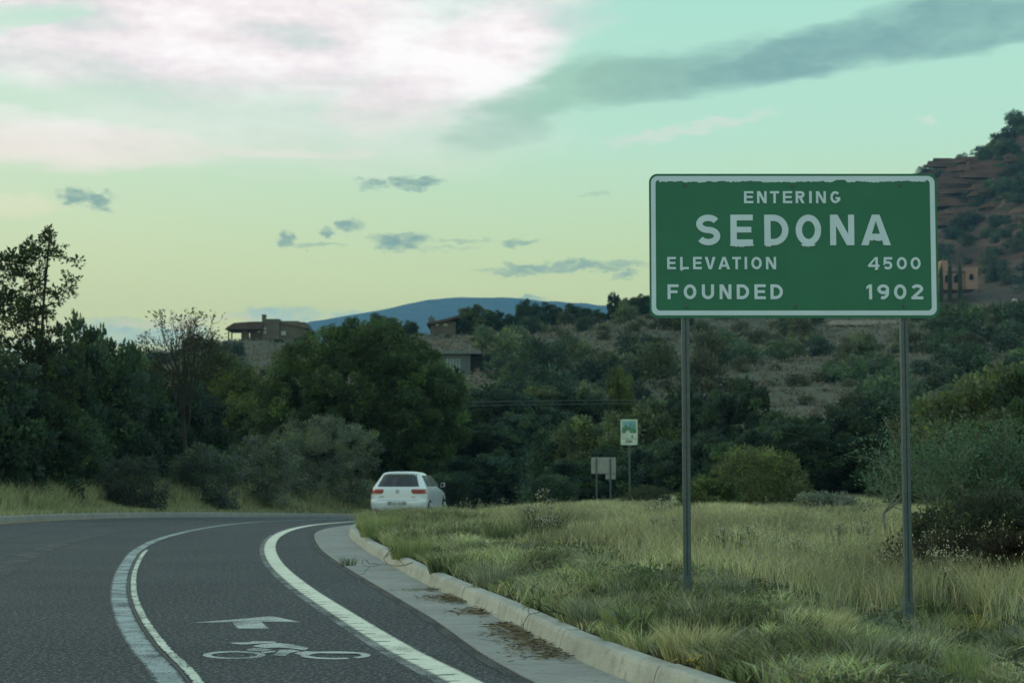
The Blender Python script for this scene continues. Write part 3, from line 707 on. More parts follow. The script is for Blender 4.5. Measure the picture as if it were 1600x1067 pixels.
# ------------------------------------------------------------------ white hatchback
def hatchback(loc, rz):
    car = thing('hatchback_car', 'white hatchback car driving away round the bend', 'car', loc, rz)
    def paint():
        m = bpy.data.materials.new('car_paint'); m.use_nodes = True; n = NT(m.node_tree); p = n.n['Principled BSDF']
        tc = n.node('ShaderNodeTexCoord').outputs['Object']; low_grey = n.sm(n.sep(tc)[2], .55, .2, 0, .35)
        n.put(p.inputs['Base Color'], n.mix(n.m('MULTIPLY', low_grey, n.noise(tc, 3, 4)), (.60, .66, .73), (.31, .31, .30)))  # body colour turns unevenly greyer towards the bottom
        p.inputs['Roughness'].default_value = .28; p.inputs['Coat Weight'].default_value = .6; p.inputs['Coat Roughness'].default_value = .06
        return m
    m_p = paint(); m_gl = mat('dark_glass', (.012, .015, .017), .05, .6); m_sg = mat('side_glass', (.045, .06, .06), .25, .3); m_bk = mat('black_plastic', (.02, .021, .022), .55)
    m_tl = mat('tail_lamp', (.36, .03, .025), .15, .5, coat=.6); m_ty = mat('tyre', (.02, .02, .02), .85); m_rim = mat('rim', (.35, .36, .37), .35, .5, .7)
    m_pl = mat('plate', (.50, .55, .58), .5); m_ch = mat('chrome', (.34, .36, .38), .35, .5, .6); m_rf = mat('reflector', (.45, .08, .04), .2)
    zs = [.20, .26, .34, .42, .5, .56, .60, .64, .70, .78, .84, .90, .95, .985, 1.02, 1.08, 1.15, 1.22, 1.29, 1.35, 1.385, 1.41, 1.43, 1.445, 1.452]
    yr_ = lambda z: np.interp(z, [.2, .26, .36, .5, .57, .60, .64, .8, .95, 1.0, 1.2, 1.34, 1.39, 1.41, 1.43, 1.445, 1.452], [.20, .10, .02, 0, .0, .035, .05, .06, .09, .13, .30, .42, .36, .38, .52, .85, 1.2])
    yf_ = lambda z: np.interp(z, [.2, .3, .5, .65, .75, .82, .88, .94, 1.0, 1.2, 1.38, 1.43, 1.452], [4.1, 4.2, 4.25, 4.22, 4.12, 3.95, 3.6, 3.25, 3.08, 2.65, 2.22, 1.95, 1.6])
    wd_ = lambda z: np.interp(z, [.2, .3, .45, .6, .78, .92, .98, 1.2, 1.34, 1.40, 1.43, 1.452], [.80, .86, .885, .895, .89, .86, .825, .70, .615, .55, .46, .27])
    def rear(x, z):
        w = wd_(z); r = min(.34, w * .7); q = abs(x) - (w - r); y = yr_(z) + .06 * (x / w) ** 2
        return y + (r * .9 * (1 - math.sqrt(max(0, 1 - (q / r) ** 2))) if q > 0 else 0)
    def front(x, z):
        w = wd_(z); r = min(.5, w * .8); q = abs(x) - (w - r); y = yf_(z) - .12 * (x / w) ** 2
        return y - (r * (1 - math.sqrt(max(0, 1 - (q / r) ** 2))) if q > 0 else 0)
    tt = np.sin(np.linspace(-math.pi / 2, math.pi / 2, 25)); v = []; f = []
    for z in zs:
        w = wd_(z); rw = [(x * w, rear(x * w, z), z) for x in tt]; fw = [(x * w, front(x * w, z), z) for x in tt[::-1]]
        side = lambda sg, a, b: [(sg * w * (1 - .03 * max(0, (y - 2.9) / 1.2)), y, z) for y in np.linspace(a, b, 10)[1:-1]]
        v += rw + side(1, rw[-1][1], fw[0][1]) + fw + side(-1, fw[-1][1], rw[0][1])
    n_ = len(v) // len(zs)
    for i in range(len(zs) - 1):
        for j in range(n_): f.append((i * n_ + j, i * n_ + (j + 1) % n_, (i + 1) * n_ + (j + 1) % n_, (i + 1) * n_ + j))
    f.append(tuple(range(n_))[::-1]); f.append(tuple((len(zs) - 1) * n_ + j for j in range(n_)))
    b = MB(); b.add(v, f); body = b.build('body', m_p, car, smooth=True)
    def patch(name, m, fx0, fx1, z0, z1, off, parent=car, nx=14, nz_=8, surf=rear, sgn=-1):
        """piece of skin that follows the body a little proud of it; fx0, fx1 give the x range at each height"""
        vv = []
        for i in range(nz_ + 1):
            z = z0 + (z1 - z0) * i / nz_; a, c_ = fx0(z), fx1(z)
            for j in range(nx + 1):
                x = a + (c_ - a) * j / nx; vv.append((x, surf(x, z) + sgn * off, z))
        ff = [(i * (nx + 1) + j, i * (nx + 1) + j + 1, (i + 1) * (nx + 1) + j + 1, (i + 1) * (nx + 1) + j) for i in range(nz_) for j in range(nx)]
        b = MB(); b.add(vv, ff); return b.build(name, m, parent, smooth=True)
    rw_ = lambda z: np.interp(z, [1.0, 1.34], [.655, .515])
    patch('rear_window', m_gl, lambda z: -rw_(z), lambda z: rw_(z), 1.0, 1.345, .008)
    patch('spoiler_gap', m_bk, lambda z: -.53, lambda z: .53, 1.345, 1.36, .007, nz_=2)
    for s_ in (-1, 1):
        lo = lambda z: np.interp(z, [.785, .84, .93], [.50, .43, .445])
        A_, B_ = (lambda z: lo(z)), (lambda z: wd_(z) * .985)
        lamp = patch('tail_lamp', m_tl, (lambda z, s_=s_: s_ * lo(z)), (lambda z, s_=s_: s_ * wd_(z) * .985), .785, .925, .010, nx=12)
        patch('lamp_strip', mat('lamp_dark', (.16, .02, .02), .2), (lambda z, s_=s_: s_ * (lo(z) + .03)), (lambda z, s_=s_: s_ * wd_(z) * .93), .835, .868, .016, parent=lamp, nx=10, nz_=2)
        patch('reflector', m_rf, (lambda z, s_=s_: s_ * .56), (lambda z, s_=s_: s_ * .80), .315, .345, .010, nx=8, nz_=2)
    patch('tailgate_seam', m_bk, lambda z: -.63, lambda z: .63, .598, .606, .004, nz_=2)
    patch('plate_recess', mat('plate_shadow', (.30, .32, .34), .5), lambda z: -.30, lambda z: .30, .455, .565, .006, nz_=3)
    pl = patch('number_plate', m_pl, lambda z: -.155, lambda z: .155, .425, .575, .014, nz_=3)
    b = MB()
    for i, x in enumerate(np.linspace(-.11, .11, 7)):
        if i != 3: b.box(x - .011, x + .011, rear(0, .5) - .018, rear(0, .5) - .0145, .475, .53)
    b.build('plate_marks', mat('plate_ink', (.2, .23, .27), .6), pl)
    patch('lower_bumper', m_bk, lambda z: -.70, lambda z: .70, .215, .295, .012, nz_=3)
    # round badge: ring with the two stacked chevron letters
    b = MB(); yb = float(yr_(.86)) - .014
    for i in range(24):
        q0, q1 = 2 * math.pi * i / 24, 2 * math.pi * (i + 1) / 24
        b.add([(.058 * math.cos(q0), yb, .86 + .058 * math.sin(q0)), (.058 * math.cos(q1), yb, .86 + .058 * math.sin(q1)), (.046 * math.cos(q1), yb, .86 + .046 * math.sin(q1)), (.046 * math.cos(q0), yb, .86 + .046 * math.sin(q0))], [(0, 1, 2, 3)])
    for poly in band([(-.022, .902), (0, .864), (.022, .902)], .010) + band([(-.040, .880), (-.018, .822), (0, .852), (.018, .822), (.040, .880)], .010):
        b.add([(p[0], yb - .001, p[1]) for p in poly], [(0, 1, 2, 3)])
    b.build('badge', m_ch, car)
    for x0, x1, z in ((-.56, -.42, .70), (.46, .54, .70)):
        b = MB(); b.box(x0, x1, float(rear(x0, z)) - .012, float(rear(x0, z)) + .02, z - .012, z + .012); b.build('lettering', m_ch, car)
    b = MB(); b.tube([(0, .80, 1.44), (0, .62, 1.52)], [.012, .006], 6); b.build('antenna', m_bk, car)
    sg = lambda s_: (lambda y, z: s_ * (wd_(z) * (1 - .03 * max(0, (y - 2.9) / 1.2)) + .006))
    for s_ in (-1, 1):
        for name, lo_, hi_ in (('side_window', (.72, 1.30), (.80, 1.27)), ('side_window', (1.38, 2.15), (1.36, 1.98)), ('side_window', (2.22, 2.95), (2.06, 2.32))):
            vv = []
            for i in range(6):
                z = 1.0 + .33 * i / 5; a = np.interp(i, [0, 5], [lo_[0], hi_[0]]); c_ = np.interp(i, [0, 5], [lo_[1], hi_[1]])
                for j in range(7): y = a + (c_ - a) * j / 6; vv.append((sg(s_)(y, z), y, z))
            b = MB(); b.add(vv, [(i * 7 + j, i * 7 + j + 1, (i + 1) * 7 + j + 1, (i + 1) * 7 + j) for i in range(5) for j in range(6)]); b.build(name, m_sg, car, smooth=True)
        for y in (1.42, 2.42):
            b = MB(); xx = s_ * (wd_(.86) + .018); b.tube([(xx - s_ * .02, y, .86), (xx, y + .04, .86), (xx, y + .16, .86), (xx - s_ * .02, y + .2, .86)], .014, 6); b.build('door_handle', m_p, car)
        for y in (1.34, 2.2, 3.05):
            b = MB(); b.add([(sg(s_)(y + e, z), y + e, z) for z in np.linspace(.32, .97, 8) for e in (0, .012)], [(2 * i, 2 * i + 1, 2 * i + 3, 2 * i + 2) for i in range(7)]); b.build('door_seam', m_bk, car)
        b = MB(); x0 = s_ * .80; b.tube([(x0, 2.80, 1.0), (s_ * .90, 2.80, 1.02)], .025, 6)
        mi = b.build('door_mirror', m_bk, car)
        b = MB(); b.prism([(s_ * .88, .97), (s_ * 1.0, .98), (s_ * 1.02, 1.06), (s_ * .99, 1.11), (s_ * .9, 1.10)], 2.76, 2.86); b.build('mirror_shell', m_p, mi)
        b = MB(); b.prism([(s_ * .895, .985), (s_ * .99, .99), (s_ * 1.005, 1.06), (s_ * .98, 1.095), (s_ * .91, 1.09)], 2.752, 2.757); b.build('mirror_glass', m_gl, mi)
        for y in (.80, 3.42):
            xw = s_ * .80
            b = MB(); b.add([(s_ * (wd_(.45) + .004), y + .375 * math.cos(q), .36 + .375 * math.sin(q)) for q in np.linspace(-.5, math.pi + .5, 20)], [tuple(range(20))]); b.build('wheel_arch', m_bk, car)
            b = MB(); b.tube([(xw - s_ * .1, y, .316), (xw + s_ * .085, y, .316), (xw + s_ * .10, y, .316)], [.316, .316, .29], 28); wh = b.build('wheel', m_ty, car, smooth=False)
            b = MB()
            for k in range(5):
                q = 2 * math.pi * k / 5; dy, dz = math.cos(q), math.sin(q)
                b.tube([(xw + s_ * .104, y, .316), (xw + s_ * .104, y + .2 * dy, .316 + .2 * dz)], [.05, .03], 4)
            b.tube([(xw + s_ * .098, y + .205 * math.cos(q), .316 + .205 * math.sin(q)) for q in np.linspace(0, 2 * math.pi, 25)], .012, 4); b.build('rim', m_rim, wh)
    return car
cp = at(620, 800, 55.3)
car_o = hatchback((cp.x, 55.3, float(zr(55.3))), R(-7.5)); car_o.scale = (1, 1, 1.045)

# ------------------------------------------------------------------ houses on the slopes
M_glassh = mat('house_glass', (.25, .33, .36), .1, .6)
M_adobe = mat('adobe_wall', (.125, .115, .095), .9, var=(.10, .094, .08), vscale=.6)
M_droof = mat('dark_roof', (.095, .072, .062), .9, vscale=.8)
def house(label, uc, D, vb):
    p = at(uc, vb, D); z = float(zt(p.x, D)); h = thing('house', label, 'house', (p.x, D, p.z))
    k = D / F
    def bx(name, m, u0, u1, v0, v1, y0, y1, parent=h):
        b = MB(); b.box((u0 - uc) * k, (u1 - uc) * k, y0, y1, (vb - v1) * k, (vb - v0) * k); return b.build(name, m, parent)
    def pr(name, m, pts, y0, y1, parent=h):
        b = MB(); b.prism([((u - uc) * k, (vb - v) * k) for u, v in pts], y0, y1); return b.build(name, m, parent)
    return h, bx, pr
h, bx, pr = house('brown adobe house with a chimney and pillared porch on the hilltop', 415, 300, 538)
bx('wall', M_adobe, 409, 436, 498, 548, 0, 9); bx('wall', M_adobe, 436, 476, 502.5, 548, .6, 10); bx('wall', M_adobe, 389, 409, 505, 548, 1.0, 8)
r = pr('roof', M_droof, [(352, 515), (355, 512), (366, 505), (395, 503), (411, 503), (411, 515)], -1, 7)
pr('parapet', M_adobe, [(436, 501), (466, 501), (482, 510), (482, 513), (436, 504)], .3, 10.3)
bx('chimney', M_adobe, 407.5, 413, 491, 500, 1, 2.2, r)
bx('chimney', mat('chimney_cap', (.1, .08, .07), .9), 407, 413.5, 490.4, 491.4, .9, 2.3, r)
for u0, u1 in ((355.5, 357.2), (360.5, 362.3)): bx('porch_post', M_droof, u0, u1, 515, 545, .2, .5)
bx('pillar', M_adobe, 376, 387, 515, 548, .4, 1.6); bx('porch_floor', M_adobe, 354, 392, 532.5, 548, -.6, 7)
for u0, u1, v0, v1, y in ((395, 399, 511, 514, .95), (401, 406, 511.5, 519, .95), (412, 416, 511, 515, -.05), (412, 416, 517, 521, -.05), (438.5, 446, 517, 523.5, .55)):
    f_ = bx('window', M_droof, u0 - .4, u1 + .4, v0 - .4, v1 + .4, y - .05, y + .2); bx('pane', M_glassh, u0, u1, v0, v1, y - .09, y - .04, f_)
h, bx, pr = house('low dark house with a sloping roof and stubby chimney on the ridge', 690, 292, 515)
bx('wall', M_adobe, 672, 712, 502, 525, 0, 8); r = pr('roof', M_droof, [(667, 505), (690, 500), (718, 493), (718, 497), (690, 504), (667, 508)], -1, 9)
bx('chimney', M_adobe, 669, 678, 495, 506, 1, 3, r); bx('chimney_pot', M_droof, 672, 674, 491.5, 495, 1.6, 2.1, r)
for u0, u1 in ((680, 686), (692, 700)): f_ = bx('window', M_droof, u0, u1, 505, 510, -.05, .2); bx('pane', M_glassh, u0 + .5, u1 - .5, 505.6, 509.4, -.1, -.04, f_)
h, bx, pr = house('grey flat-roofed building with pale upright boards on the slope', 720, 196, 592)
M_grey = mat('grey_wall', (.12, .155, .17), .8, vscale=.5); M_pale = mat('pale_board', (.24, .31, .33), .8)
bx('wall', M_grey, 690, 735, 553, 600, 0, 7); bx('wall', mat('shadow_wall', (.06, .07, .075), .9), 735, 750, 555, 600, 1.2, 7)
bx('roof', mat('flat_roof', (.15, .18, .195), .8), 685, 752, 548, 553, -.6, 7.6)
for k in range(5): bx('board', M_pale, 697 + k * 4.8, 700.4 + k * 4.8, 560, 592, -.12, .02)
h, bx, pr = house('pale flat roof of a house half hidden by junipers on the slope', 1352, 250, 520)
bx('wall', M_adobe, 1306, 1400, 508, 530, 0, 9); bx('roof', mat('pale_roof', (.34, .32, .31), .9), 1300, 1408, 501, 508.5, -.8, 9.8)
for u0 in (1318, 1345, 1376): f_ = bx('window', M_droof, u0, u0 + 12, 511, 517, -.05, .2); bx('pane', M_glassh, u0 + 1, u0 + 11, 511.8, 516.2, -.1, -.04, f_)
h, bx, pr = house('pink stucco villa with arched openings at the foot of the red hill', 1504, 505, 441)
M_pink = mat('pink_stucco', (.34, .215, .17), .9, vscale=.3)
bx('wall', M_pink, 1474, 1510, 425, 452, 1, 12); bx('wall', M_pink, 1509, 1528, 417, 452, 0, 11); bx('wall', M_pink, 1474, 1484, 405, 430, 2, 10)
bx('roof', M_droof, 1482, 1509, 423.4, 425.6, .7, 12)
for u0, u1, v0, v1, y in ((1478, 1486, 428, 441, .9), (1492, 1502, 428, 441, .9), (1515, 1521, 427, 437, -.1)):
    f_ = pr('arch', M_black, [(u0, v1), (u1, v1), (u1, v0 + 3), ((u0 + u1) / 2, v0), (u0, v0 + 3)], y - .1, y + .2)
# street lamp on the slope and the two overhead wires
p = at(1592, 500, 280); lp = thing('street_lamp', 'small pale street lamp on a thin pole on the hillside', 'street lamp', (p.x, 280, float(zt(p.x, 280))))
hh = at(1592, 470, 280).z - lp.location.z
b = MB(); b.tube([(0, 0, -.3), (0, 0, hh)], .09, 6); b.build('pole', M_steel, lp)
b = MB(); b.tube([(0, 0, hh), (-.5, 0, hh + .15)], .06, 6); b.prism([(-.95, hh + .02), (-.35, hh + .08), (-.35, hh + .3), (-.8, hh + .32)], -.25, .25); b.build('lamp_head', mat('lamp_head', (.45, .5, .5), .5), lp)
M_wire = mat('wire', (.09, .11, .11), .5)
for va, vb_, nm in ((624, 627, 'upper of two thin overhead wires across the trees'), (630, 632.5, 'lower of two thin overhead wires across the trees')):
    pts = []
    for k in range(25):
        s_ = k / 24; q_ = at(560 + s_ * 900, va + (vb_ - va) * 1 + 10 * (2 * s_ - 1) ** 2 - 2, 105 + 12 * s_); pts.append(tuple(q_))
    b = MB(); b.tube(pts, .02, 4); tag(b.build('overhead_wire', M_wire), nm, 'wire')

# ------------------------------------------------------------------ vegetation builders
def rand_dirs(n, r=rng):
    v = r.normal(size=(n, 3)); return v / np.linalg.norm(v, axis=1)[:, None]
def leaf_mesh(name, P, D_, L, Wd, cols, m):
    """one small diamond face per leaf: P base points, D_ directions, L lengths, Wd widths"""
    n = len(P); s = np.cross(D_, rand_dirs(n)); s /= np.linalg.norm(s, axis=1)[:, None] + 1e-9
    L = np.broadcast_to(L, (n,))[:, None]; Wd = np.broadcast_to(Wd, (n,))[:, None]
    V_ = np.empty((n, 4, 3), dtype=np.float32)
    V_[:, 0] = P; V_[:, 1] = P + D_ * L * .5 + s * Wd * .5; V_[:, 2] = P + D_ * L; V_[:, 3] = P + D_ * L * .5 - s * Wd * .5
    return mesh_np(name, V_.reshape(-1, 3), np.arange(4 * n), np.full(n, 4), m, np.repeat(cols, 4, 0))
def leaf_cols(n, base, clump, r, var=.28, hue=.12):
    base = np.array(base); c_ = base[None] * (1 + var * (r.random((n, 1)) * 2 - 1)) * (clump[:, None])
    c_ = c_ * (1 + hue * (r.random((n, 3)) * 2 - 1)); return np.clip(c_, .004, 1).astype(np.float32)
def crown_mesh(name, seed, lobes, nclump, per, crad, leaf, base, m, up=.35, aspect=.42, tip=(1.25, 1.3, .9), shell=(.72, 1.06), flat=.8, fill=.35):
    r = np.random.default_rng(seed); lobes = np.array(lobes, float)
    vol = np.prod(lobes[:, 3:6], axis=1) ** (2 / 3); pick = r.choice(len(lobes), nclump * 3, p=vol / vol.sum())
    d_ = r.normal(size=(nclump * 3, 3)); d_ /= np.linalg.norm(d_, axis=1)[:, None]
    rad = shell[0] + (shell[1] - shell[0]) * r.random(nclump * 3) ** .7
    C = lobes[pick, :3] + d_ * lobes[pick, 3:6] * rad[:, None]
    ok = np.ones(len(C), bool)
    for i, L in enumerate(lobes): ok &= ~((np.sum(((C - L[:3]) / (L[3:6] * .62)) ** 2, axis=1) < 1) & (pick != i))
    ok &= C[:, 2] > .02
    C = C[ok][:nclump]; out_ = d_[ok][:nclump]
    if fill:
        nf = int(nclump * fill); pk = r.choice(len(lobes), nf, p=vol / vol.sum()); df = rand_dirs(nf, r)
        Cf = lobes[pk, :3] + df * lobes[pk, 3:6] * (.7 * r.random(nf) ** .4)[:, None]; Cf[:, 2] = np.maximum(Cf[:, 2], .05)
        C = np.concatenate([C, Cf]); out_ = np.concatenate([out_, df])
    nc = len(C)
    size = crad * (.55 + .9 * r.random(nc)); cl = .6 + .85 * r.random(nc) ** 1.2
    kp = np.maximum(8, (per * (size / crad) ** 1.6)).astype(int); idx = np.repeat(np.arange(nc), kp); n = len(idx)
    off = r.normal(size=(n, 3)); off /= np.linalg.norm(off, axis=1)[:, None]; off *= (r.random((n, 1)) ** .5) * size[idx][:, None]; off[:, 2] *= flat
    P = C[idx] + off
    D_ = off / (np.linalg.norm(off, axis=1)[:, None] + 1e-6) * .7 + out_[idx] * .5 + np.array([0, 0, up]) + .7 * r.normal(size=(n, 3)); D_ /= np.linalg.norm(D_, axis=1)[:, None]
    P[:, 2] = np.maximum(P[:, 2], .01)
    col = leaf_cols(n, base, cl[idx], r); young = (r.random(nc) < .3)[idx]; col[young] *= np.array(tip)
    L = leaf * (.6 + .8 * r.random(n))
    return leaf_mesh(name, P, D_, L, L * aspect, col, m), C
def limbs_mesh(name, base_pts, tips, r0, m, seed=0, n=5):
    """a tapered trunk with limbs that run out to the given points"""
    r = np.random.default_rng(seed); b = MB(); tr = np.array(base_pts, float); k = len(tr)
    b.tube(tr, [r0 * (1.25 if i == 0 else 1 - .62 * i / (k - 1)) for i in range(k)], 8)
    for tp in tips:
        tp = np.array(tp, float); s = r.uniform(.2, .9); i = min(int(s * (k - 1)), k - 2); q_ = tr[i] + (tr[i + 1] - tr[i]) * (s * (k - 1) - i)
        if q_[2] > tp[2] + .2: q_ = tr[0] + (tr[1] - tr[0]) * .6
        mid = (q_ + tp) / 2 + r.normal(size=3) * np.linalg.norm(tp - q_) * .09; mid[2] -= .06 * np.linalg.norm(tp - q_)
        rr_ = r0 * r.uniform(.22, .42); b.tube([q_, (q_ + mid) / 2 + r.normal(size=3) * .03, mid, tp], [rr_, rr_ * .8, rr_ * .55, rr_ * .16], n)
    return b.mesh(name, m)
def skeleton(seed, start, direction, length, rad, depth, spread=.6, kids=(2, 4), up=.25, shrink=.68, segs=3, wob=.16, minr=.004):
    r = np.random.default_rng(seed); b = MB(); tips = []
    def grow(p, d_, L, rd, dep):
        pts = [p]; rads = [rd]; cur = p; dd = d_
        for k in range(segs):
            dd = dd + r.normal(size=3) * wob + np.array([0, 0, up * .2]); dd /= np.linalg.norm(dd); cur = cur + dd * L / segs; pts.append(cur); rads.append(max(minr, rd * (1 - .45 * (k + 1) / segs)))
        b.tube(pts, rads, 6 if rd > .05 else 4 if rd > .015 else 3, cap=False)
        if dep == 0: tips.append((cur, dd)); return
        tips_here = r.integers(kids[0], kids[1] + 1)
        for k in range(tips_here):
            at_ = pts[-1] if k < 2 else pts[r.integers(1, len(pts))]
            nd = dd + spread * rand_dirs(1, r)[0] * 1.3; nd[2] += up; nd /= np.linalg.norm(nd)
            grow(at_, nd, L * shrink * r.uniform(.75, 1.2), max(minr, rd * .55), dep - 1)
        if dep <= 2: tips.append((pts[2], dd))
    grow(np.array(start, float), np.array(direction, float), length, rad, depth)
    return b, tips
def tip_leaves(name, tips, per, crad, leaf, base, m, seed, aspect=.45, keep=1.0):
    r = np.random.default_rng(seed); tips = [t_ for t_ in tips if r.random() < keep]
    C = np.array([t_[0] for t_ in tips]); Dr = np.array([t_[1] for t_ in tips]); idx = np.repeat(np.arange(len(C)), per); n = len(idx)
    off = r.normal(size=(n, 3)) * crad * .5; P = C[idx] + off
    D_ = Dr[idx] * .6 + off / crad + .6 * r.normal(size=(n, 3)); D_ /= np.linalg.norm(D_, axis=1)[:, None]
    L = leaf * (.6 + .8 * r.random(n)); cl = (.75 + .5 * r.random(len(C)))[idx]
    return leaf_mesh(name, P, D_, L, L * aspect, leaf_cols(n, base, cl, r), m)

M_bark = mat('bark', (.058, .055, .05), .95, .1, var=(.042, .04, .037), vscale=6, bump=.6, bscale=20)
M_bark_gray = mat('grey_bark', (.16, .155, .15), .95, .1, vscale=8)
M_leaf = leafmat('leaf')
M_leaf2 = leafmat('leaf_shrub', .38, orand=.3)
JUN = (.066, .108, .066); OLV = (.090, .118, .064); DRK = (.054, .088, .064); SILV = (.085, .105, .085); YEL = (.085, .12, .030); BRN = (.05, .04, .03)

def lobes_round(seed, w, h, n=7, skirt=.12):
    r = np.random.default_rng(seed); L = [(0, 0, h * .5, w * .36, w * .36, h * .42)]
    for k in range(n):
        q = 2 * math.pi * (k + r.random() * .7) / n; zz = h * r.uniform(.2 + skirt * .3, .72); rr_ = w * r.uniform(.17, .26) * (1.15 - .4 * zz / h)
        dd = w * .5 - rr_ * r.uniform(.8, 1.0); dd *= (1.05 - .35 * max(0, zz / h - .4)); L.append((dd * math.cos(q), dd * math.sin(q), zz, rr_, rr_, rr_ * r.uniform(.85, 1.25) * min(1.3, h / w + .2)))
    for k in range(6):
        q = 2 * math.pi * (k + r.random() * .8) / 6; rr_ = w * r.uniform(.15, .22); L.append((w * .3 * math.cos(q), w * .3 * math.sin(q), h * .12, rr_, rr_, max(rr_ * .8, h * .14)))
    for k in range(3): L.append((r.normal() * w * .1, r.normal() * w * .1, h * r.uniform(.74, .86), w * .17, w * .17, h * .15))
    return L
class Proto:
    def __init__(s, kind, seed, w, h, base, nclump, per, leaf, crad, **kw):
        s.w, s.h = w, h
        s.crown, C = crown_mesh(kind + '_crown', seed, lobes_round(seed, w, h), nclump, per, crad, leaf, base, M_leaf, **kw)
        r = np.random.default_rng(seed + 5); tips = C[r.choice(len(C), min(26, len(C)), replace=False)] * np.array([.9, .9, .95])
        s.trunk = limbs_mesh(kind + '_trunk', [(0, 0, -.25), (.06 * w * r.normal(), .05 * w * r.normal(), h * .25), (.05 * w * r.normal(), .05 * w * r.normal(), h * .5), (0, 0, h * .8)], tips, .035 * w + .05, M_bark, seed)
PJ = [Proto('juniper', 20 + k, 5.0, 5.0, b_, 230, 85, .19, .42, aspect=.62) for k, b_ in enumerate((JUN, OLV, DRK, JUN))]
PO = [Proto('oak', 40 + k, 4.6, 4.4, b_, 170, 75, .19, .45, up=.1, aspect=.65) for k, b_ in enumerate(((.075, .100, .05), (.085, .115, .045)))]
def dk(u): return float(np.interp(u, [-200, 0, 100, 200, 300, 400, 500, 560], [44, 51, 57, 64, 71, 78, 86, 92]))
def tree(name, label, u, vtop, wpx, D, proto, group=None, sink=0.0, wide=None, vb=None):
    x = at(u, 700, D).x; z = float(zt(x, D)) - sink; top = at(u, vtop, D).z; H = top - z; W = wpx * D / F
    o = thing(name, label, 'tree', (x, D, z), rng.random() * 6.28, group)
    o.scale = (W / proto.w, W / proto.w, H / proto.h)
    link('trunk', proto.trunk, o); link('crown', proto.crown, o)
    return o

# the big rounded juniper by the road
def big_juniper():
    D = 101.0; x = at(560, 700, D).x; z = float(zt(x, D)) - .1; H = at(560, 491, D).z - z; W = 312 * D / F
    o = thing('juniper_tree', 'very broad domed green juniper standing behind the white car', 'tree', (x, D, z))
    r = np.random.default_rng(5); L = [(0, 0, H * .44, W * .39, W * .35, H * .40)]
    k_ = W / 312
    for u, v, rp in ((512, 522, 34), (560, 525, 42), (610, 528, 40), (650, 555, 42), (465, 560, 40), (430, 600, 34), (690, 590, 34), (440, 650, 44), (690, 640, 40), (540, 590, 60), (610, 600, 58), (480, 640, 55), (560, 660, 62), (640, 660, 52),
                     (430, 710, 40), (500, 720, 50), (580, 730, 50), (660, 720, 48), (535, 510, 16), (515, 504, 11), (590, 506, 16), (548, 503, 10), (400 + 18, 660, 20), (702, 680, 26)):
        v += 24 - .1 * (v - 500); rp *= .92
        dep = -math.sqrt(max(.02, 1 - ((u - 560) / 165) ** 2 - ((v - 660) / 185) ** 2)) * W * .33 * r.uniform(.8, 1.05)
        L.append(((u - 560) * k_, dep, at(u, v, D).z - z, rp * k_, rp * k_, rp * k_ * 1.02))
        if rp > 30: L.append(((u - 560) * k_, -dep * .9, at(u, v, D).z - z, rp * k_, rp * k_, rp * k_))
    me, C = crown_mesh('big_crown', 77, L, 1250, 105, .38, .15, (.064, .100, .048), M_leaf, shell=(.82, 1.02), aspect=.62)
    link('crown', me, o)
    tips = C[rng.choice(len(C), 40, replace=False)] * .93
    link('trunk', limbs_mesh('big_trunk', [(0, 0, -.3), (.2, .1, 1.2), (-.1, 0, 3), (.1, 0, 5.6)], tips, .34, M_bark, 3), o)
big_juniper()

# tall open tree at the edge of the road
def tall_tree():
    D = 67.0; x = at(48, 700, D).x; z = float(zt(x, D)); H = at(48, 352, D).z - z
    o = thing('tall_tree', 'tall thin-crowned tree rising above all its neighbours with sky through its leaves', 'tree', (x, D, z))
    L = []; k_ = D / F
    for u, v, rp in ((72, 366, 12), (50, 392, 22), (80, 388, 18), (95, 415, 16), (22, 410, 22), (60, 425, 28), (100, 425, 12), (35, 445, 30), (85, 448, 24), (98, 462, 14), (10, 470, 30), (60, 475, 30), (85, 485, 18), (30, 505, 34), (70, 515, 28), (-10, 430, 24), (-20, 480, 30), (-30, 530, 40), (30, 550, 40), (75, 545, 34), (0, 590, 44), (60, 590, 44), (100, 560, 26), (20, 630, 44), (80, 630, 40)):
        L.append(((u - 48) * k_, rng.normal() * .5, at(u, v, D).z - z, rp * k_, rp * k_, rp * k_))
    me, C = crown_mesh('tall_crown', 31, L, 400, 30, .22, .15, (.06, .092, .046), M_leaf, shell=(.15, 1.1), aspect=.5, up=.5, fill=0); link('crown', me, o)
    tips = C[np.random.default_rng(2).choice(len(C), 75, replace=False)]
    link('trunk', limbs_mesh('tall_trunk', [(0, 0, -.3), (.15, 0, 2.5), (.3, 0, 5), (.35, .1, 7.4), (.55, 0, H * .96)], tips, .095, M_bark, 8), o)
tall_tree()
